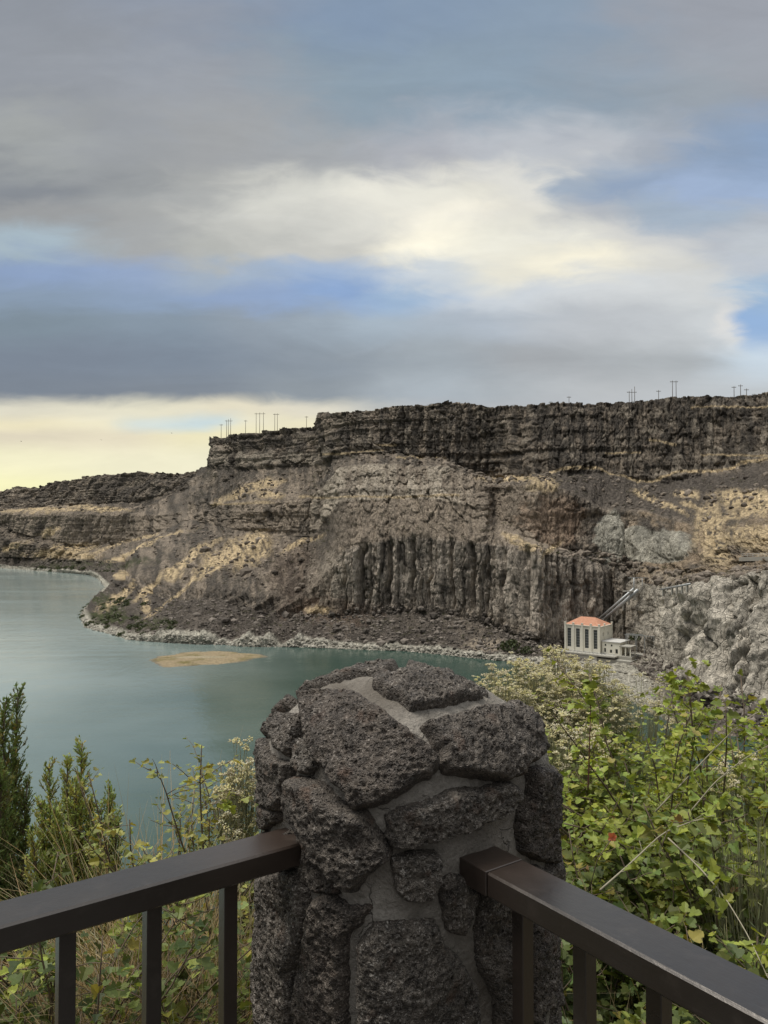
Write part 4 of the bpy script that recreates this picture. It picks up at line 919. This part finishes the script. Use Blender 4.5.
def octa(P, s, C):
    o = np.array([[1, 0, 0], [-1, 0, 0], [0, 1, 0], [0, -1, 0], [0, 0, 1], [0, 0, -1]], float); f = np.array([[0, 2, 4], [2, 1, 4], [1, 3, 4], [3, 0, 4], [2, 0, 5], [1, 2, 5], [3, 1, 5], [0, 3, 5]]); m = len(P)
    jit = 1 + rng.normal(0, .2, (m, 6, 1)); return (P[:, None] + o[None] * jit * np.asarray(s)[:, None, None]).reshape(-1, 3), (f[None] + (np.arange(m) * 6)[:, None, None]).reshape(-1, 3), np.repeat(C, 6, 0)
def rabbitbrush(label, px, D, ytop, width, nst, seed, bloom=1., group='cream flowered brush around the pillar'):
    r = np.random.default_rng(seed); B = base_at(px, D); Ht = max(.3, ztop(D, ytop) - B[2]); t_ = thing('rabbitbrush', label, 'bush', B, 0, group)
    st = MB(); LP = []; LD = []; FP = []; FC = []
    sc_ = np.array([.36, .36, .23])
    for k in range(nst):
        a = r.uniform(0, 6.283); rr = width * math.sqrt(r.random()); tip = np.array([math.cos(a) * rr, math.sin(a) * rr, Ht * (.72 + .28 * r.random() ** .6) * (1 - .15 * (rr / width) ** 2)])
        p0 = np.array([math.cos(a) * rr * .15, math.sin(a) * rr * .15, 0]); tt = np.linspace(0, 1, 8)[:, None]; P = p0 + (tip - p0) * tt; P[:, :2] = p0[:2] + (tip - p0)[:2] * (tt ** 1.6); P += r.normal(0, .006, P.shape) * tt
        st.tube(P, np.linspace(.0028, .0011, 8), 3, col=sc_ * r.uniform(.7, 1.35), cap=False)
        for m_ in range(16):
            p, d = along(P, r.uniform(.25, .97)); LP.append(p); LD.append(d + r.normal(0, .45, 3))
        if r.random() < bloom and tip[2] > Ht * (.70 if bloom > .8 else .84):
            br = r.integers(3, 7); rad = r.uniform(.018, .044)
            for q_ in range(br):
                e_ = tip + unit(r.normal(0, 1, 3) * (1, 1, .3)) * rad * r.uniform(.3, 1.3) + (0, 0, rad * r.uniform(-.2, .8)); st.tube([P[-2], e_], .0008, 3, col=sc_, cap=False)
                m_ = r.integers(10, 20); dq = unit(r.normal(size=(m_, 3))); dq[:, 2] = np.abs(dq[:, 2]) * .8; FP.append(e_ + dq * rad * .5 * r.uniform(.4, 1, (m_, 1))); FC.append(np.array([.78, .72, .52]) * r.uniform(.55, 1.15, (m_, 1)) * np.array([1, 1, r.uniform(.75, 1.15)]))
    st.build('stems', m_dry, t_, True); n = len(LP); V, f, K = leaves(NARROW, np.array(LP), np.array(LD), r.normal(size=(n, 3)), r.uniform(.02, .045, n), cols(n, r, (.30, .32, .17), .35)); mk('foliage', V, f, m_dry, t_, False, K)
    if FP: FP = np.vstack(FP); V, f, K = octa(FP, r.uniform(.0022, .0045, len(FP)), np.clip(np.vstack(FC), 0, .8)); mk('flower_heads', V, f, m_flor, t_, False, K)
    return t_
def blades(P, Hs, r, c, wd=.0022, droop=.9, lean=.35):
    """curved ribbons, five cross sections each"""
    m = len(P); a = r.uniform(0, 6.283, m); D_0 = np.stack([np.cos(a), np.sin(a), 0 * a], -1); s = np.linspace(0, 1, 6); le = r.uniform(0, lean, m); dr = r.uniform(.1, droop, m)
    x = (le[:, None] * s + dr[:, None] * s ** 2.4) * Hs[:, None]; z = (s - .38 * dr[:, None] * s ** 2.6) * Hs[:, None]
    C = P[:, None] + D_0[:, None] * x[..., None] + np.array([0, 0, 1.]) * z[..., None]; sd_ = np.stack([-np.sin(a), np.cos(a), 0 * a], -1)
    w_ = wd * (1 - s ** 1.5 * .92)[None, :, None] * r.uniform(.6, 1.6, (m, 1, 1)); L_ = C - sd_[:, None] * w_; R_ = C + sd_[:, None] * w_
    V = np.stack([L_, R_], 2).reshape(-1, 3); b0 = (np.arange(m) * 12)[:, None, None]; k = (np.arange(5) * 2)[None, :, None]; f = (b0 + k + np.array([0, 1, 3, 2])).reshape(-1, 4)
    return V, f, np.repeat(cols(m, r, c, .35, .1), 12, 0)
def tuft(label, px, D, ytop, wid, n, c, seed, heads=0, group='dry grass tufts on the slope', droop=.9, name='grass_tuft', wd=.0022):
    r = np.random.default_rng(seed); B = base_at(px, D); Ht = max(.2, ztop(D, ytop) - B[2]); P = r.normal(0, wid, (n, 3)) * (1, 1, 0); V, f, K = blades(P, Ht * r.uniform(.45, 1.08, n), r, c, wd, droop)
    t_ = thing(name, label, 'grass', B, 0, group); mk('blades', V, f, m_dry, t_, False, K)
    for k in range(heads):
        a = r.uniform(0, 6.283); tip = np.array([math.cos(a) * .25, math.sin(a) * .25, .95]) * Ht * r.uniform(.85, 1.05); S_ = MB(); tt = np.linspace(0, 1, 7)[:, None]; Pp = tip * tt * (1, 1, 1) + np.array([0, 0, .06 * Ht]) * np.sin(tt * 3.1)
        S_.tube(Pp, .0011, 4, col=(.34, .28, .16)); m_ = 46; u_ = r.uniform(-.09, .02, m_)[:, None]; d = unit(Pp[-1] - Pp[-2]); V, f, K = leaves(NARROW, Pp[-1] + d * u_, np.broadcast_to(d, (m_, 3)) + r.normal(0, .35, (m_, 3)), r.normal(size=(m_, 3)), r.uniform(.010, .020, m_), cols(m_, r, (.46, .38, .22), .2)); S_.add(V, f3=f, col=K); S_.build('seed_head', m_dry, t_, True)
    return t_
def juniper(label, spires, seed, c=(.06, .085, .028), dens=1.):
    """upright evergreen: spires = (column, distance, top row, half width in m)"""
    r = np.random.default_rng(seed); B = base_at(spires[0][0], spires[0][1]); t_ = thing('juniper_shrub', label, 'shrub', B, 0, 'upright evergreens left of the pillar'); st = MB(); LP = []; LD = []; LC = []
    for (px, D, yt, hw) in spires:
        X = (px - 384) / F * D; tip = np.array([X, D, ztop(D, yt)]) - B; foot = np.array([(X - B[0]) * .45, (D - B[1]) * .45, 0.]); tt = np.linspace(0, 1, 10)[:, None]; A_ = foot + (tip - foot) * tt; A_[:, :2] = foot[:2] + (tip - foot)[:2] * tt ** .7; A_ += r.normal(0, .012, A_.shape) * tt * (1 - tt) * 3
        st.tube(A_, np.linspace(.016, .0018, 10), 6); Lh = np.linalg.norm(tip - foot); nb = int(270 * dens * Lh / 1.0)
        for k in range(nb):
            u_ = r.uniform(.10, .995); p, d = along(A_, u_); a = r.uniform(0, 6.283); ln = (.04 + hw * 1.6 * (1 - u_) ** .75) * r.uniform(.35, 1.35); dd = unit(np.array([math.cos(a), math.sin(a), 0]) * r.uniform(.5, 1.0) + np.array([0, 0, 1.0]))
            Bp = wander(p, dd, ln, 5, -.10, .10, r)
            if ln > .05: st.tube(Bp, np.linspace(.0022, .0008, 5), 3, cap=False)
            m_ = int(ln / .0045); us = r.uniform(.08, 1.0, m_); x = us * 4; i_ = np.minimum(x.astype(int), 3); f_ = (x - i_)[:, None]; pp = Bp[i_] * (1 - f_) + Bp[i_ + 1] * f_; dt = unit(Bp[i_ + 1] - Bp[i_]); rd = r.normal(0, 1, (m_, 3)); LP.append(pp); LD.append(dt + rd * .42); LC.append(np.array(c) * r.uniform(.75, 1.25) * (r.uniform(.7, 1.35, (m_, 1))) * np.array([1 + .35 * max(0, r.normal()), 1, 1]))
    LP = np.vstack(LP); LD = np.vstack(LD); n = len(LP); V, f, K = leaves((np.array([[0, 0, 0], [.5, .17, .04], [1, 0, 0], [.5, -.17, .04]]), np.array([[0, 1, 2], [0, 2, 3]])), LP, LD, r.normal(size=(n, 3)), r.uniform(.011, .023, n), np.clip(3.2 * np.vstack(LC), 0, .5))
    st.build('branches', m_twig, t_, True); mk('foliage', V, f, m_juni, t_, False, K); return t_

YG = (.27, .315, .060); DG = (.10, .13, .036); MG = (.175, .21, .048)
G1 = 'broad leaved shrubs right of the pillar'
juniper('tall dark evergreen shrub cut by the left edge of the photo', [(8, 3.6, 700, .10), (20, 3.7, 688, .09), (-6, 3.5, 712, .12), (-30, 3.6, 690, .12), (2, 3.4, 760, .14), (30, 3.6, 775, .08), (-18, 3.3, 790, .14)], 1, (.062, .085, .028))
juniper('lighter green upright evergreen with pointed spires beside the tall dark one', [(84, 3.5, 742, .06), (70, 3.5, 757, .07), (52, 3.45, 766, .09), (78, 3.4, 780, .10), (44, 3.4, 800, .10), (60, 3.3, 810, .12), (92, 3.45, 800, .08), (36, 3.3, 830, .10)], 2, (.10, .125, .034))
juniper('smallest upright evergreen, at the left shrubs\' right end', [(112, 3.4, 786, .05), (104, 3.4, 800, .07), (117, 3.35, 812, .05), (100, 3.3, 825, .08)], 3, (.085, .11, .034))
leafy('currant_shrub', 'sparse small-leaved shrub with an arching branch tip above the left railing', 'shrub', 200, 2.9, 752, .6, 20, .027, (.25, .26, .07), 11, LOBED, None, 11, 8, .12, None, .02)
leafy('currant_shrub', 'yellowish small-leaved shrub touching the left side of the pillar above the railing', 'shrub', 236, 2.7, 750, .4, 16, .028, (.30, .30, .075), 12, LOBED, None, 10, 8, .12, None, .02)
leafy('leafy_weed', 'green lobed-leaf weed at the lower left corner under the railing', 'plant', 12, 1.95, 905, .8, 18, .036, DG, 13, LOBED, None, 8, 6)
leafy('leafy_weed', 'lobed-leaf weed seen left of the first baluster', 'plant', 50, 2.15, 895, .8, 16, .033, DG, 14, LOBED, None, 8, 6)
leafy('leafy_weed', 'bright yellow-green leafy sprig rising above the left railing below the evergreens', 'plant', 62, 2.3, 838, .35, 7, .032, YG, 15, LOBED, None, 6, 6)
leafy('leafy_weed', 'pale green low weed between the second and third balusters', 'plant', 196, 2.0, 940, .8, 15, .033, MG, 16, LOBED, None, 7, 6)
leafy('leafy_weed', 'pale green low weed at the foot of the third baluster beside the pillar', 'plant', 236, 2.1, 925, .7, 13, .031, MG, 17, LOBED, None, 7, 6)
leafy('leafy_weed', 'small weed with light leaves between the first two balusters', 'plant', 112, 1.9, 985, .7, 9, .028, MG, 18, OVAL, None, 6, 6)
for k, (px, D, yt, wd, n, c, l) in enumerate((
 (150, 2.75, 778, .07, 150, (.36, .27, .15), 'upright tan grass tuft above the middle of the left railing'),
 (128, 2.6, 800, .09, 150, (.30, .24, .13), 'tan grass tuft just right of the evergreens'),
 (175, 2.5, 815, .08, 130, (.30, .26, .13), 'tan grass below the sparse shrub'),
 (105, 2.05, 880, .12, 230, (.27, .20, .115), 'tangled dry grass between the first two balusters'),
 (135, 1.95, 895, .10, 200, (.25, .19, .11), 'brown matted grass beside the second baluster'),
 (185, 2.1, 870, .12, 230, (.34, .26, .14), 'straw-coloured grass between the second and third balusters'),
 (215, 2.2, 860, .10, 180, (.32, .25, .14), 'straw-coloured grass by the third baluster'),
 (245, 2.2, 865, .07, 170, (.40, .31, .17), 'pale straw tuft between the third baluster and the pillar'),
 (20, 2.6, 860, .10, 120, (.14, .16, .06), 'green grass below the tall dark evergreen'),
 (60, 2.0, 940, .10, 130, (.22, .18, .09), 'thin grass by the first baluster'))):
    tuft(l, px, D, yt, wd * 1.2, int(n * 1.7), c, 30 + k, heads=1 if k in (0, 5) else 0, droop=1.2 if k > 2 else .6)
# right: flowering brush behind, broad leaved shrubs in front
for k, (px, D, yt, w_, n, l) in enumerate((
 (496, 4.1, 664, .17, 130, 'cream flowered brush touching the right shoulder of the pillar'),
 (528, 4.3, 656, .18, 130, 'cream flowered brush, second from the pillar'),
 (558, 4.5, 644, .17, 120, 'cream flowered brush reaching highest, in front of the power house wall'),
 (588, 4.3, 658, .20, 130, 'cream flowered brush just below the power house foundation'),
 (520, 3.3, 706, .22, 130, 'pale stemmed brush close behind the pillar, right side'),
 (572, 3.4, 712, .22, 120, 'pale stemmed brush behind the upright brown twig'),
 (640, 4.6, 676, .24, 110, 'pale brush half hidden by leaves below the portico'))):
    rabbitbrush(l, px, D, yt, w_ * 1.15, int(n * 1.9), 60 + k, .9 if k < 4 else .4)
rabbitbrush('cream flowered brush peeking out at the left side of the pillar', 243, 2.85, 742, .09, 60, 70, .9)
rabbitbrush('dry grey-green brush without flowers at the right edge above the railing', 752, 2.25, 800, .20, 190, 71, 0.)
rabbitbrush('pinkish dry brush with faded flower heads near the right edge', 735, 2.8, 752, .14, 70, 72, .35)
for k, (px, D, yt, sprd, nc, c, l) in enumerate((
 (602, 2.7, 792, .6, 11, MG, 'green leafy shrub right beside the pillar at railing height'),
 (585, 2.2, 862, .6, 10, DG, 'low dark leafy shrub between pillar and right railing'),
 (640, 2.4, 812, .7, 12, MG, 'leafy shrub behind the middle of the right railing'),
 (690, 2.3, 842, .7, 11, MG, 'leafy shrub low behind the right railing'),
 (600, 3.4, 716, .55, 11, YG, 'yellow-green shrub behind the upright brown twig'),
 (632, 3.2, 690, .55, 12, YG, 'yellow-green lobed-leaf shrub left of the water glimpse'),
 (668, 3.3, 676, .5, 12, YG, 'tallest yellow-green shrub under the pale cliff'),
 (705, 3.1, 674, .55, 12, YG, 'yellow-green shrub right of the water glimpse'),
 (742, 2.9, 690, .55, 11, MG, 'leafy shrub near the right edge below the pale cliff'),
 (775, 2.7, 684, .5, 10, YG, 'leafy shrub cut by the right edge of the photo'),
 (725, 2.5, 778, .6, 10, MG, 'leafy shrub in the middle of the right edge thicket'),
 (655, 4.2, 660, .4, 10, YG, 'farthest leafy shrub, below the power house portico'),
 (720, 3.9, 656, .4, 10, YG, 'farther leafy shrub against the pale cliff at right'),
 (765, 2.1, 868, .6, 9, YG, 'bright leafy shrub at the right edge just above the railing'),
 (625, 1.85, 975, .7, 7, DG, 'leafy weed seen under the right railing between its balusters'),
 (700, 1.6, 985, .6, 6, DG, 'leafy weed under the right railing at the bottom edge'),
 (565, 2.1, 940, .5, 7, DG, 'leafy weed close to the lower right side of the pillar'))):
    leafy('lobed_leaf_shrub', l, 'shrub', px, D, yt, sprd, int(nc * 1.35), .036, c, 80 + k, LOBED, G1, 17, 10)
for k, (px, D, yt, wd, n, c, l) in enumerate((
 (620, 1.9, 930, .07, 90, (.30, .25, .14), 'pale dry grass under the right railing near the pillar'),
 (660, 2.2, 860, .08, 60, (.30, .26, .13), 'thin straw grass with a drooping seed head above the right railing'),
 (600, 2.6, 800, .10, 70, (.24, .25, .11), 'slender grass stalks beside the pillar'),
 (728, 1.9, 920, .07, 70, (.34, .28, .15), 'straw grass at the right railing near the corner of the photo'))):
    tuft(l, px, D, yt, wd, n, c, 120 + k, heads=2 if k < 2 else 1, droop=.8)
# long bare canes, an upright brown twig, one red leaf
def cane(label, pts, r0, mat, side=True, seed=0):
    P = np.array([at(x, y, d) for x, y, d in pts]); tt = np.linspace(0, len(P) - 1, 16); i = np.minimum(tt.astype(int), len(P) - 2); f_ = (tt - i)[:, None]; P = P[i] * (1 - f_) + P[i + 1] * f_
    P[1:-1] = (P[:-2] + P[1:-1] * 2 + P[2:]) / 4; t_ = thing('bramble_cane', label, 'branch', P[0]); o_ = P[0]; r = np.random.default_rng(seed); S_ = MB().tube(P - o_, np.linspace(r0, r0 * .45, 16) * .62, 6); LP = []; LD = []
    for k in range(9 if side else 3):
        p, d = along(P, r.uniform(.1, 1)); e_ = p + unit(d + r.normal(0, .7, 3)) * r.uniform(.02, .07); S_.tube([p - o_, e_ - o_], .0009, 4)
        for m_ in range(3): LP.append(e_ - o_); LD.append(r.normal(0, 1, 3))
    S_.build('stem', mat, t_, True); n = len(LP); V, f, K = leaves(LOBED, np.array(LP), np.array(LD), r.normal(0, .4, (n, 3)) + (0, 0, 1), r.uniform(.02, .035, n), cols(n, r, YG)); mk('foliage', V, f, m_leafn, t_, False, K)
cane('arching pale cane curving up from the right railing', [(600, 890, 1.75), (632, 862, 1.85), (662, 833, 1.95), (690, 822, 2.0), (715, 815, 2.05)], .0035, m_palestem, True, 1)
cane('long straight pale cane slanting up to the right edge', [(690, 812, 2.3), (715, 782, 2.3), (745, 758, 2.3), (775, 742, 2.3)], .0034, m_palestem, True, 2)
cane('pale cane slanting up across the leaves toward the pale cliff', [(655, 812, 2.6), (690, 775, 2.6), (725, 738, 2.6), (752, 715, 2.6), (772, 706, 2.6)], .0042, m_palestem, True, 3)
cane('cane slanting down to the lower right over the right railing', [(668, 838, 2.0), (700, 868, 1.9), (725, 897, 1.8), (748, 935, 1.7), (768, 978, 1.55)], .0036, m_palestem, True, 4)
cane('thin twig reaching up right below the power house portico', [(620, 700, 3.0), (650, 690, 3.0), (680, 672, 3.0), (706, 662, 3.0)], .0032, m_palestem, True, 5)
cane('upright reddish brown twig standing between pillar and thicket', [(588, 790, 2.3), (589, 760, 2.3), (590, 730, 2.3), (591, 692, 2.3)], .0038, simple('red_brown_bark', (.12, .045, .03), .7, .2, 40.), True, 6)
cane('bare tan twig in front of the sparse shrub left of the pillar', [(186, 832, 2.6), (205, 806, 2.6), (222, 800, 2.6), (236, 812, 2.6)], .0026, m_palestem, False, 7)
rl = thing('red_leaf', 'single orange-red leaf on a thin stalk above the right railing', 'leaf', at(612, 838, 1.85)); V, f, K = leaves(LOBED, np.zeros((5, 3)), np.array([[1, 0, .5], [-.6, 0, 1], [.2, -.3, 1], [.9, .1, -.6], [-.8, 0, -.3]], float), np.array([[0, -1, .3]] * 5, float), np.array([.013, .015, .016, .012, .011]), np.broadcast_to(np.array([.62, .20, .11]), (5, 3)))
mk('leaflets', V, f, m_leafn, rl, False, K); MB().tube([(0, 0, 0), (-.03, .02, -.06), (-.05, .04, -.16)], .0011, 4).build('stalk', m_twig, rl, True)
# dry grass and litter covering the soil
r = np.random.default_rng(200); n = 15000; Y = 1.0 + 6.5 * r.random(n) ** 1.3; X = r.uniform(-1, 1, n) * (Y * .62 + .6); ok = (outd(X, Y) > .12) & (np.hypot(X - PC[0], Y - PC[1]) > .34); X, Y = X[ok], Y[ok]; P = np.stack([X, Y, ground_z(X, Y) - .01], -1)
V, f, K = blades(P, r.uniform(.08, .34, len(P)), r, (.25, .20, .11), .0022, 1.3, .8); gsel = np.repeat(r.random(len(P)) < .3, 12); K[gsel] = K[gsel] * np.array([.5, .85, .5])
tag(mk('dry_grass', V, f, m_dry, None, False, K), kind='stuff')
n = 5200; Y = 1.5 + 5.5 * r.random(n); X = r.uniform(-1, 1, n) * (Y * .6 + .5); ok = (outd(X, Y) > .2) & (np.hypot(X - PC[0], Y - PC[1]) > .36); X, Y = X[ok], Y[ok]; n = len(X); P = np.stack([X, Y, ground_z(X, Y) + r.uniform(.02, .22, n)], -1)
V, f, K = leaves(LOBED, P, r.normal(size=(n, 3)) * (1, 1, .3), r.normal(0, .4, (n, 3)) + (0, 0, 1), r.uniform(.02, .045, n), cols(n, r, DG)); tag(mk('ground_cover', V, f, m_leafn, None, False, K), kind='stuff')
